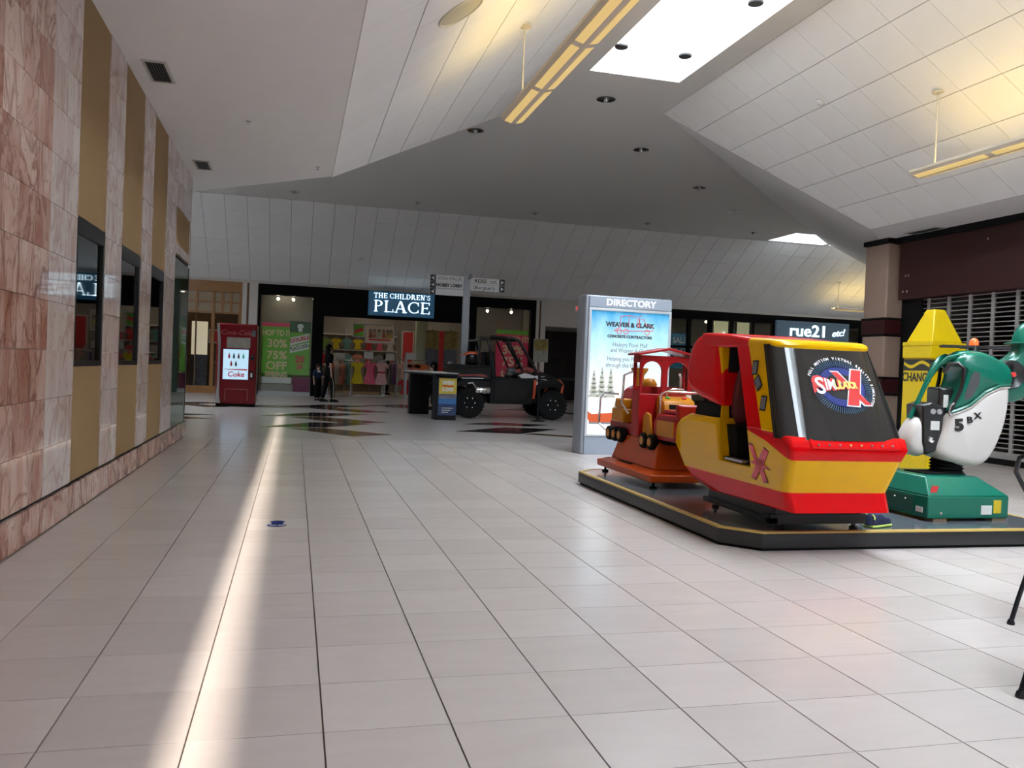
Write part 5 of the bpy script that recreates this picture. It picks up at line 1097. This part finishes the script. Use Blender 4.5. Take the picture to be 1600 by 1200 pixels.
for x in (3.82,5.77):
    for s in (-1,1): wheel(x,s*.62, .0 if x < 5 else .0)
    MB().cyl((x-4.78,-.6,.36),(x-4.78,.6,.36),.04,n=10).build('axle', M_up, t)
BP([(3.6,.36),(5.9,.36),(5.9,.50),(3.6,.50)],-.42,.42,'frame',M_up,.01)
BP([(3.43,.88),(4.28,.86),(4.28,1.18),(3.43,1.12)],-.70,.70,'cargo_bed',M_ub,.02); BP([(3.42,1.10),(4.28,1.16),(4.28,1.19),(3.42,1.13)],-.73,.73,'bed_rail',M_up,.01)
BOX(3.5-4.78,-.62,1.0,4.2-4.78,.62,1.2).build('bed_liner', M_up, t)
BP([(3.46,.70),(3.60,.86),(4.28,.86),(4.28,.62),(4.05,.72),(3.82,.76),(3.6,.72)],-.72,.72,'rear_fender',M_up,.012)
BP([(4.28,.34),(5.28,.34),(5.36,.50),(5.30,.95),(4.28,.90)],-.70,.70,'side_body',M_up,.02)
for s in (-1,1): BP([(4.36,.42),(5.15,.42),(5.22,.60),(5.1,.90),(4.36,.86)],s*.70,s*.725,'door',M_ub,.012)
BP([(4.9,.98),(5.0,1.17),(5.35,1.16),(5.78,1.01),(5.86,.90),(5.82,.80),(5.25,.80),(4.95,.88)],-.60,.60,'hood',M_ub,.03)
for s in (-1,1):
    BP([(5.25,.80),(5.36,.98),(5.60,1.02),(5.90,.92),(6.02,.82),(5.95,.74),(5.77,.76),(5.5,.72),(5.36,.60),(5.26,.60)],s*.5,s*.72,'front_fender',M_ub,.015)
    BP([(4.95,1.0),(5.1,1.06),(5.35,1.0),(5.3,.92),(5.05,.93)],s*.605 if s > 0 else -.612,s*.62,'hood_decal',M_decw,0)
    BP([(4.85,1.12),(5.2,1.20),(5.5,1.10),(5.4,1.07),(5.15,1.13),(4.9,1.08)],s*.55,s*.615,'hood_stripe',M_decr,0)
    BP([(5.28,1.0),(5.42,1.015),(5.38,.985),(5.56,1.0),(5.50,.97),(5.68,.965),(5.55,.94),(5.62,.91),(5.45,.93),(5.40,.90),(5.36,.94)],s*.715,s*.735,'fender_decal',M_decw,0)
    BP([(5.30,.87),(5.38,.89),(5.36,.86),(5.46,.875),(5.42,.83),(5.36,.80),(5.31,.82)],s*.715,s*.735,'fender_decal',M_decw,0)
    for k in range(5): BP([(4.94+.07*k,1.06),(4.98+.07*k,1.06),(5.0+.07*k,1.11),(4.96+.07*k,1.11)],s*.598,s*.617,'hood_hatch',M_decr,0)
    BP([(3.55,.97),(4.1,1.0),(4.2,.97),(4.2,.94),(3.9,.955),(3.55,.93)],s*.70,s*.706,'bed_decal',M_decr,0)
    BP([(3.62,.905),(4.12,.915),(4.12,.895),(3.62,.885)],s*.70,s*.708,'bed_decal',M_decw,0)
    BP([(5.27,.48),(5.33,.48),(5.36,.90),(5.29,.92)],s*.72,s*.755,'suspension_strut',M_or,.01)
    MB().ball((5.84-4.78,s*.50,.93),.06,.05,.045).build('headlamp', mat('lamp_amber',(.55,.40,.03),.3), t, smooth=True)
    # roll cage
    MB().tube([(4.29-4.78,s*.66,.88),(4.27-4.78,s*.66,1.5),(4.20-4.78,s*.62,1.80),(4.30-4.78,s*.58,1.86),(4.82-4.78,s*.58,1.84),(4.95-4.78,s*.60,1.78),(5.36-4.78,s*.64,1.12),(5.38-4.78,s*.64,.95)],.034,8).build('cage_rail', M_ub, t, smooth=True)
    MB().tube([(4.22-4.78,s*.62,1.80),(4.03-4.78,s*.6,1.78),(4.0-4.78,s*.6,1.2)],.028,8).build('cage_rail', M_ub, t, smooth=True)
    MB().tube([(4.68-4.78,s*.58,1.84),(5.05-4.78,s*.64,1.10)],.022,8).build('door_brace', M_ub, t, smooth=True)
for x,z in ((4.22,1.81),(4.92,1.80),(4.55,1.85),(4.03,1.77)): MB().cyl((x-4.78,-.6,z),(x-4.78,.6,z),.03,n=8).build('cage_cross_bar', M_ub, t, smooth=True)
BOX(4.2-4.78,-.55,1.815,4.9-4.78,.55,1.85).build('roof_panel', M_up, t, bevel=.01)
for s in (-1,1):
    BOX(4.36-4.78,s*.32-.24,.80,4.8-4.78,s*.32+.24,.95).build('seat', M_up, t, bevel=.03); MB().prism([(4.34-4.78,.92),(4.46-4.78,.92),(4.38-4.78,1.52),(4.28-4.78,1.52)],'xz',s*.32-.23,s*.32+.23).build('seat_back', M_up, t, bevel=.03)
MB().tube([(5.0-4.78+.03*math.sin(a),-.32+.16*math.cos(a),1.26+.13*math.sin(a)) for a in [k*math.pi/10 for k in range(20)]],.016,6,closed=True).build('steering_wheel', M_up, t, smooth=True); MB().cyl((5.0-4.78,-.32,1.26),(5.2-4.78,-.32,1.05),.02,n=8).build('steering_column', M_up, t)
BP([(5.0,.95),(5.25,.95),(5.2,1.2),(5.02,1.18)],-.55,.55,'dashboard',M_up,.02)
MB().tube([(5.9-4.78,-.4,.45),(6.06-4.78,-.4,.55),(6.10-4.78,-.4,.80),(6.0-4.78,-.4,.92),(6.0-4.78,.4,.92),(6.10-4.78,.4,.80),(6.06-4.78,.4,.55),(5.9-4.78,.4,.45)],.03,8).build('bull_bar', M_or, t, smooth=True)
for s in (-.45,.45): MB().cyl((5.6-4.78,s,.42),(5.72-4.78,s,.85),.035,n=8).build('shock_absorber', M_or, t)
BP([(5.5,.42),(5.95,.50),(5.95,.80),(5.5,.80)],-.38,.38,'front_grille',M_up,.02)
# exhaust and roof carrier
MB().lathe([(.0,-.17),(.075,-.165),(.085,-.14),(.085,.14),(.075,.165),(0,.17)],(4.10-4.78,-.735,.64),'x',16).build('muffler', M_chrome, t, smooth=True)
for k in (-.08,0,.08): MB().tube([(4.10-4.78+k,-.735+.087*math.cos(a),.64+.087*math.sin(a)) for a in [q*math.pi/8 for q in range(16)]],.005,4,closed=True).build('muffler_band', M_darkgrey, t)
MB().tube([(3.96-4.78,-.74,.68),(3.86-4.78,-.75,.80),(3.76-4.78,-.74,.78)],.018,8).build('exhaust_pipe', M_steel, t, smooth=True)
o = thing('winged_helmet', 'orange and black helmet resting on the vehicle bed', 'helmet', (3.95,18.95,1.2))
MB().inflate([(-.14,0),(.12,0),(.16,.10),(.13,.22),(0,.28),(-.13,.24),(-.16,.12)],'xz',0,.12).build('shell', M_ub, o, smooth=True); MB().inflate([(-.28,.20),(-.1,.30),(.12,.30),(.2,.22),(.05,.24),(-.12,.24)],'xz',0,.13).build('visor', M_or, o, smooth=True)

# ------------------------------------------------------------------ easel poster and stanchions
t = thing('poster_stand', 'yellow and grey poster on a floor stand beside the pilaster', 'sign', (7.37,25.0,0))
BOX(-.22,-.015,1.75,.22,.015,2.09).build('upper_print', M_photo2, t); BOX(-.22,-.015,1.41,.22,.015,1.75).build('lower_print', mat('pale_photo',(.34,.33,.28),.6,var=.4,vs=8), t)
MB().box(-.235,.0,1.39,-.22,.02,2.11).box(.22,0,1.39,.235,.02,2.11).box(-.235,0,2.09,.235,.02,2.11).box(-.235,0,1.39,.235,.02,1.41).build('frame', M_grey, t); MB().cyl((0,.03,0),(0,.03,1.5),.02,n=8).build('pole', M_grey, t); MB().lathe([(.18,0),(.18,.012),(.03,.03)],(0,.03,0),n=20).build('base', M_grey, t)
for x,y,lab in ((5.27,17.9,'black belt stanchion post in front of the vehicle door'),(6.75,17.95,'black belt stanchion post beside the directory kiosk')):
    t = thing('stanchion', lab, 'stanchion', (x,y,0), 0, 'stanchions round the vehicle'); MB().lathe([(.17,0),(.17,.01),(.06,.035),(.03,.04)],(0,0,0),n=20).build('base', M_matte, t, smooth=True); MB().cyl((0,0,.03),(0,0,.94),.028,n=12).build('post', M_matte, t, smooth=True); MB().cyl((0,0,.92),(0,0,1.02),.036,n=12).build('head', M_black, t, smooth=True)
    if x < 6: BOX(.03,-.003,.94,1.45,.003,.99).build('belt', M_matte, t)

# ------------------------------------------------------------------ people
def skinned(name, J, E, m, parent, sub=1, root=0):
    me = bpy.data.meshes.new(name); me.from_pydata([j[:3] for j in J], E, []); me.materials.append(m)
    o = bpy.data.objects.new(name, me); COL.objects.link(o); o.parent = parent
    md = o.modifiers.new('skin','SKIN'); md.use_smooth_shade = True
    sv = me.skin_vertices[0].data if me.skin_vertices else None
    for i,j in enumerate(J):
        r = j[3] if len(j) > 3 else .05; r2 = j[4] if len(j) > 4 else r
        sv[i].radius = (r, r2); sv[i].use_root = (i == root)
    s = o.modifiers.new('sub','SUBSURF'); s.levels = sub; s.render_levels = sub
    return o
def person(label, loc, rz, H=1.65, top=(.004,.004,.005), legs=(.005,.005,.006), hair=(.005,.004,.004), skin=(.40,.24,.17), longhair=True, seated=False, stride=.10, stripe=None, collar=None, reach=None):
    t = thing('person', label, 'person', loc, rz); k = H/1.65
    def S(*v): return tuple(a*k for a in v)
    ms = mat('skin_%.2f_%.2f' % skin[:2], skin, .5); mt = mat('shirt_%.3f_%.3f_%.3f' % top, top, .9, var=.15, vs=20, spec=.1); ml = mat('trousers_%.3f_%.3f_%.3f' % legs, legs, .9, var=.15, vs=20, spec=.1); mh = mat('hair_%.3f_%.3f' % hair[:2], hair, .75, var=.2, vs=60, spec=.1)
    J = []; E = []
    def j(x,y,z,r,p=None,r2=None):
        J.append((*S(x,y,z), r*k, (r2 or r)*k)); n = len(J)-1
        if p is not None: E.append((p,n))
        return n
    dz = -.40 if seated else 0
    pel = j(0,0,.92+dz,.115,None,.09); sp = j(0,0,1.10+dz,.105,pel,.08); ch = j(0,.0,1.28+dz,.125,sp,.09); nk = j(0,.0,1.42+dz,.05,ch); hd = j(0,.02,1.50+dz,.072,nk,.085); j(0,.015,1.60+dz,.07,hd,.08)
    tl, tt = [], []
    for s in (-1,1):
        st = stride*s
        hp = j(s*.085,0,.88+dz,.085,pel)
        if seated: kn = j(s*.10,.40,.50,.062,hp); an = j(s*.10,.42,.10,.042,kn); to = j(s*.10,.56,.035,.035,an)
        else: kn = j(s*.09,.03+st*.6,.49,.062,hp); an = j(s*.09,-.02+st,.09,.042,kn); to = j(s*.095,.12+st,.035,.035,an)
        tl.append((hp,kn,an))
        sh = j(s*.165,0,1.36+dz,.058,ch)
        if reach: el = j(s*.20,.10,1.12+dz,.042,sh); wr = j(s*.14,.34,1.06+dz,.03,el); fdir = (-s*.01,.07,-.01)
        else: el = j(s*.215,-.03,1.10+dz,.042,sh); wr = j(s*.225,.05-st*.5,.86+dz,.03,el); fdir = (0,.01,-.08)
        pm = j(J[wr][0]/k+fdir[0]*.7,J[wr][1]/k+fdir[1]*.7,J[wr][2]/k+fdir[2]*.7,.030,wr)
        for q,(off,ln) in enumerate(((-.024,.8),(-.008,.95),(.008,1.0),(.024,.75))):
            f1 = j(J[pm][0]/k+(off if reach else 0)+fdir[0]*ln*.7, J[pm][1]/k+(0 if reach else off)+fdir[1]*ln*.7, J[pm][2]/k+fdir[2]*ln*.7,.0095,pm)
            j(J[f1][0]/k-s*.008, J[f1][1]/k+fdir[1]*ln*.5, J[f1][2]/k+fdir[2]*ln*.5,.008,f1)
        th = j(J[wr][0]/k-s*.03, J[wr][1]/k+.02+fdir[1]*.5, J[wr][2]/k+fdir[2]*.5,.010,wr); j(J[th][0]/k-s*.005, J[th][1]/k+.01+fdir[1]*.4, J[th][2]/k+fdir[2]*.4,.009,th)
        tt.append((sh,el))
    skinned('body', J, E, ms, t)
    def G(name, ids, edges, m, grow):
        mp = {a:i for i,a in enumerate(ids)}; JJ = [(*J[a][:3], J[a][3]+grow, J[a][4]+grow) for a in ids]
        return skinned(name, JJ, [(mp[a],mp[b]) for a,b in edges], m, t)
    (h0,k0,a0),(h1,k1,a1) = tl; (s0,e0),(s1,e1) = tt
    G('trousers',[pel,sp,h0,k0,a0,h1,k1,a1],[(pel,sp),(pel,h0),(h0,k0),(k0,a0),(pel,h1),(h1,k1),(k1,a1)],ml,.016)
    G('shirt',[ch,sp,pel,s0,e0,s1,e1],[(ch,sp),(sp,pel),(ch,s0),(s0,e0),(ch,s1),(s1,e1)],mt,.02)
    for an in (a0,a1):
        x,y,z = J[an][:3]; MB().inflate([(y-.07*k,0),(y+.17*k,0),(y+.19*k,.03*k),(y+.12*k,.07*k),(y+.02*k,.10*k),(y-.06*k,.09*k)],'yz',x,.045*k).build('shoe', M_matte, t, smooth=True)
    hz = (1.56+dz)*k
    MB().ball((0,-.012*k,hz+.012*k),.093*k,.105*k,.115*k).build('hair', mh, t, smooth=True)
    if longhair: MB().loft([[(a*w*k+0,b*d*k-.05*k,z*k) for a,b in [(math.cos(q*math.pi/6),math.sin(q*math.pi/6)) for q in range(12)]] for z,w,d in ((1.60+dz,.085,.06),(1.5+dz,.105,.06),(1.38+dz,.115,.055),(1.25+dz,.10,.05),(1.15+dz,.05,.03))]).build('long_hair', mh, t, smooth=True)
    MB().inflate([(.085*k,hz-.03*k),(.115*k,hz-.035*k),(.09*k,hz+.01*k)],'yz',0,.012*k,sub=2).build('nose', ms, t, smooth=True)
    for s in (-1,1):
        MB().ball((s*.03*k,.092*k,hz+.008*k),.011*k,.008*k,.008*k,8,5).build('eye', M_ink, t); MB().ball((s*.085*k,.01*k,hz-.01*k),.012*k,.022*k,.03*k,8,5).build('ear', ms, t)
    MB().ball((0,.093*k,hz-.06*k),.022*k,.006*k,.006*k,8,5).build('mouth', mat('lips',(.28,.08,.07),.5), t)
    if stripe:
        for (h,kn,an),s in ((tl[0],-1),(tl[1],1)):
            P = [Vector(J[a][:3])+Vector((s*(J[a][3]+.017),0,0)) for a in (h,kn,an)]; MB().tube(P,.010*k,6).build('side_stripe', mat('stripe_cream',(.5,.45,.33),.8), t)
    if collar: MB().lathe([(.10*k,1.36*k+dz*k),(.12*k,1.34*k+dz*k),(.13*k,1.30*k+dz*k)],(0,0,0),n=14).build('collar', mat('white_collar',(.55,.55,.58),.8), t)
    return t
person('woman with long dark hair in black clothes walking past the shop entrance',(.93,24.2,0),-1.25,1.60,stripe=True,stride=.12)
person('small figure in navy top with white collar beside the walking woman',(.66,25.0,0),-2.6,1.04,top=(.02,.03,.07),hair=(.03,.025,.02),longhair=False,collar=True,stride=.03)
person('dark dressed shopper browsing between the clothes racks',(3.25,31.2,.003),-1.2,1.5,top=(.02,.012,.012),stride=.05,reach=True)
person('tan jacketed shopper standing inside the wood fronted shop',(-3.15,30.6,.003),2.8,1.72,top=(.34,.20,.10),legs=(.01,.01,.012),longhair=False,stride=.04)
person('dark dressed shopper at the left edge inside the wood fronted shop',(-3.75,30.3,.003),2.4,1.6,top=(.012,.012,.014),stride=.03)
def stool(x,y,lab,rz):
    t = thing('stool', lab, 'stool', (x,y,0), rz); BOX(-.19,-.19,.41,.19,.19,.45).build('seat', M_black, t, bevel=.015)
    for a in (-.16,.16):
        for b in (-.16,.16): MB().cyl((a,b,.41),(a*1.1,b*1.1,0),.014,n=6).build('leg', M_grey, t)
stool(3.38,20.95,'black stool under the dark haired person at the counter',1.4); stool(3.95,21.8,'black stool under the grey haired person at the counter',1.4)
person('dark haired person in black seated behind the counter',(3.38,20.95,0),1.4,1.62,seated=True,reach=True)
person('grey haired person seated behind the vehicle bed',(3.95,21.8,0),1.9,1.64,seated=True,longhair=False,hair=(.22,.22,.23),top=(.05,.05,.06))

# ------------------------------------------------------------------ wire cafe chairs at the right edge
M_wire = mat('black_wire_metal', (.012,.014,.02), .3, metal=.3)
def bistro(x,y,rz,lab):
    t = thing('cafe_chair', lab, 'chair', (x,y,0), rz, 'black wire cafe chairs')
    for s in (-1,1):
        MB().tube([(s*.20,-.24,.012),(s*.185,-.21,.12),(s*.16,-.14,.30),(s*.14,-.11,.44),(s*.15,-.13,.56),(s*.185,-.22,.68),(s*.20,-.275,.75),(s*.18,-.295,.82),(s*.1,-.295,.86),(0,-.295,.872)],.0115,8).build('back_leg', M_wire, t, smooth=True)
        MB().tube([(s*.15,.16,.44),(s*.16,.20,.25),(s*.20,.25,.012)],.0115,8).build('front_leg', M_wire, t, smooth=True)
        for yy in (-.24,.25): MB().lathe([(.017,0),(.019,.006),(.014,.022),(.012,.026)],(s*.20,yy,0),n=12).build('foot_cap', M_wire, t, smooth=True)
        MB().tube([(s*.02,-.25,.70),(s*.10,-.275,.78),(s*.05,-.285,.83),(s*.01,-.27,.77)],.006,6).build('back_scroll', M_wire, t, smooth=True)
    MB().lathe([(.0,.445),(.17,.445),(.18,.455),(.17,.47),(0,.475)],(0,.06,0),n=24).build('seat', mat('seat_vinyl_black',(.015,.015,.016),.5), t, smooth=True)
    MB().tube([(.185*math.cos(a),.06+.185*math.sin(a),.44) for a in [k*math.pi/12 for k in range(24)]],.01,6,closed=True).build('seat_ring', M_wire, t, smooth=True)
    MB().tube([(.13*math.cos(a),.02+.15*math.sin(a),.20) for a in [k*math.pi/10 for k in range(20)]],.006,6,closed=True).build('leg_ring', M_wire, t, smooth=True)
a = math.radians(-128)
def chair_at(fx,fy,rz,lab):
    lx,ly = -.20,-.24; bistro(fx-(lx*math.cos(rz)-ly*math.sin(rz)), fy-(lx*math.sin(rz)+ly*math.cos(rz)), rz, lab)
CRZ = math.radians(-65)
chair_at(3.425,3.32,CRZ,'black wire cafe chair at the right edge, farther of two'); chair_at(2.66,2.52,CRZ,'black wire cafe chair at the right edge, nearer of two')

# ------------------------------------------------------------------ ceiling fittings
def pendant(name, x, yA, yB, z, lab, rods, along='y'):
    t = thing('pendant_light', lab, 'pendant light', (0,0,0))
    P = (lambda u,v,w: (x+u,v,w)) if along == 'y' else (lambda u,v,w: (v,x+u,w))
    prof = [(-.14,.05),(-.135,.02),(-.10,-.015),(-.05,-.032),(0,-.036),(.05,-.032),(.10,-.015),(.135,.02),(.14,.05),(.11,.05),(.10,.02),(0,0),(-.10,.02),(-.11,.05)]
    MB().loft([[P(u,yA,z+w) for u,w in prof],[P(u,yB,z+w) for u,w in prof]]).build('housing', M_fix, t)
    L = abs(yB-yA); n = max(1,int(L/1.2)); sg = 1 if yB > yA else -1
    for k in range(n):
        v0 = yA+sg*(L*k/n+.05); v1 = yA+sg*(L*(k+1)/n-.05)
        for a0,a1,w0,w1 in ((-.105,-.03,-.015,-.036),(.03,.105,-.036,-.015)):
            MB().loft([[P(a0,v0,z+w0),P(a1,v0,z+w1),P(a1,v0,z+w1-.004),P(a0,v0,z+w0-.004)],[P(a0,v1,z+w0),P(a1,v1,z+w1),P(a1,v1,z+w1-.004),P(a0,v1,z+w0-.004)]]).build('lens', M_tube, t)
    for u in (-.045,.045): MB().tube([P(u,yA+sg*.08,z+.035),P(u,yB-sg*.08,z+.035)],.014,8).build('fluorescent_tube', M_tubeup, t)
    for v,zt in rods:
        MB().cyl(P(0,v,z+.0),P(0,v,zt),.009,n=8).build('rod', M_fix, t); c = P(0,v,zt)
        MB().lathe([(.07,-.02),(.075,-.005),(.07,.005)],c,n=16).build('ceiling_rose', M_fix, t)
pendant('a',2.32,9.4,3.2,3.99,'long pendant light hung from the slope on the marble wall side',[(9.0,4.93),(3.6,4.93)])
pendant('b',7.5,9.0,3.0,3.78,'long pendant light hung from the slope on the shuttered shop side',[(8.72,4.745),(3.4,4.745)])
pendant('c',26.3,18.6,23.0,3.75,'distant pendant light below the far slope',[(18.8,4.72),(22.8,4.72)],along='x')
M_dl = mat('downlight_reflector', (.55,.55,.56), .15, metal=1); M_dlin = mat('downlight_inner', (.04,.04,.04), .4)
def downlight(x,y,lab):
    t = thing('recessed_downlight', lab, 'downlight', (x,y,ZC), 0, 'recessed downlights in the court ceiling')
    MB().lathe([(.11,.0),(.155,-.004),(.16,-.012),(.11,-.014)],(0,0,0),n=20).build('trim_ring', M_dl, t, smooth=True); MB().lathe([(.0,-.002),(.10,-.002),(.10,-.006),(0,-.006)],(0,0,0),n=20).build('reflector', M_dlin, t); MB().ball((0,0,-.02),.045,.045,.04,10,6).build('lamp', M_dl, t, smooth=True)
for i,x in enumerate((-.19,3.18,6.62,10.17,13.7)): downlight(x,23.6,'chrome downlight in the far row, %s from the left' % names[i])
for x,y,lab in ((3.2,15.9,'chrome downlight near the left slope of the court'),(6.65,15.95,'chrome downlight in mid court ceiling, right of centre'),(4.86,13.25,'chrome downlight just beyond the skylight end'),(9.3,18.6,'chrome downlight second along the diagonal row'),(11.5,20.85,'chrome downlight third along the diagonal row, near the far skylight')): downlight(x,y,lab)
for x,y,lab in ((4.25,11.06,'left dark can light hanging under the skylight end'),(5.22,11.06,'right dark can light hanging under the skylight end'),(5.25,9.22,'dark can light hanging further along the skylight')):
    t = thing('can_light', lab, 'downlight', (x,y,ZC-.02), 0, 'can lights under the skylight'); MB().lathe([(.09,0),(.095,.01),(.095,.03),(.02,.05)],(0,0,0),n=16).build('can', M_darkgrey, t); MB().cyl((0,0,.04),(0,0,WELL+.02),.004,n=6).build('rod', M_white, t)
def vent(x0,y0,x1,y1,lab,along='x'):
    t = thing('ceiling_vent', lab, 'vent', (0,0,ZS))
    BOX(x0,y0,-.004,x1,y1,0).build('backing', M_matte, t); w = .025
    MB().box(x0-w,y0-w,-.012,x0,y1+w,0).box(x1,y0-w,-.012,x1+w,y1+w,0).box(x0,y0-w,-.012,x1,y0,0).box(x0,y1,-.012,x1,y1+w,0).build('frame', mat('vent_frame',(.5,.49,.45),.6), t)
    n = 7
    for k in range(n): xx = x0+(x1-x0)*(k+.5)/n; MB().box(xx-.006,y0,-.010,xx+.004,y1,-.004).build('slat', M_darkgrey, t)
vent(-1.36,7.93,-1.20,8.46,'nearer rectangular vent in the soffit beside the marble wall'); vent(-1.36,11.7,-1.20,12.18,'farther rectangular vent in the soffit beside the marble wall'); vent(9.88,11.42,10.06,12.08,'dark slot vent in the soffit above the shuttered shop')
for x,y,lab in ((-.576,9.525,'small sprinkler head in the soffit beside the marble wall'),(.2,11.4,'small sprinkler head near the soffit corner')):
    t = thing('sprinkler', lab, 'sprinkler', (x,y,ZS)); MB().lathe([(.03,0),(.03,-.006),(.012,-.012),(.012,-.03)],(0,0,0),n=12).build('escutcheon', M_chrome, t); MB().lathe([(.02,-.03),(.02,-.034),(0,-.034)],(0,0,0),n=12).build('deflector', M_chrome, t)
# speaker on the left slope
t = thing('ceiling_speaker', 'round cream speaker grille on the slope on the marble wall side', 'speaker', (1.3,7.34,3.7+.9*2/3.07-.012))
t.rotation_euler = Vector((2,0,-3.07)).to_track_quat('Z','Y').to_euler()
MB().lathe([(0,.012),(.20,.012),(.225,.008),(.23,-.01)],(0,0,0),n=32).build('grille', mat('speaker_cream',(.55,.50,.36),.6,bump=.4,bs=300), t, smooth=True); MB().tube([(.218*math.cos(a),.218*math.sin(a),.010) for a in [k*math.pi/16 for k in range(32)]],.012,6,closed=True).build('rim', mat('speaker_rim',(.6,.55,.42),.5), t, smooth=True)
# smoke detectors on the slopes
for loc,nv,lab in (((7.02,10.43,3.7+2.11*2/3.07),(-2,0,-3.07),'small round detector on the shop side slope'),((1.9,28-1.2,3.64+1.2*2.06/3.2),(0,-2.06,-3.2),'small round detector on the far slope')):
    t = thing('smoke_detector', lab, 'detector', Vector(loc)+Vector(nv).normalized()*.012); t.rotation_euler = Vector(nv).to_track_quat('Z','Y').to_euler(); MB().lathe([(.06,0),(.06,.012),(.04,.03),(0,.032)],(0,0,0),n=16).build('case', M_plate, t, smooth=True); MB().lathe([(.065,0),(.065,.004),(.05,.005)],(0,0,0),n=16).build('base', M_grey, t)
# floor sticker
M_stk = mat('sticker_blue', (.008,.02,.14), .6, spec=.15)
t = thing('floor_sticker', 'blue footprint shaped floor sticker with white lettering', 'sticker', (-.085,6.03,0))
MB().prism([(.066*math.cos(a),-.03+.055*math.sin(a)) for a in [k*math.pi/14 for k in range(28)]],'xy',0,.0012).build('front_disc', M_stk, t); MB().prism([(.05*math.cos(a)+.004,.10+.045*math.sin(a)) for a in [k*math.pi/14 for k in range(28)]],'xy',0,.0011).build('rear_disc', M_stk, t)
MB().box(-.035,.02,.0,.04,.07,.0010).build('bridge', M_stk, t); MB().box(-.045,-.035,.0012,.0,-.02,.0018).box(.01,-.04,.0012,.055,-.018,.0018).build('printed_line', M_paper, t)
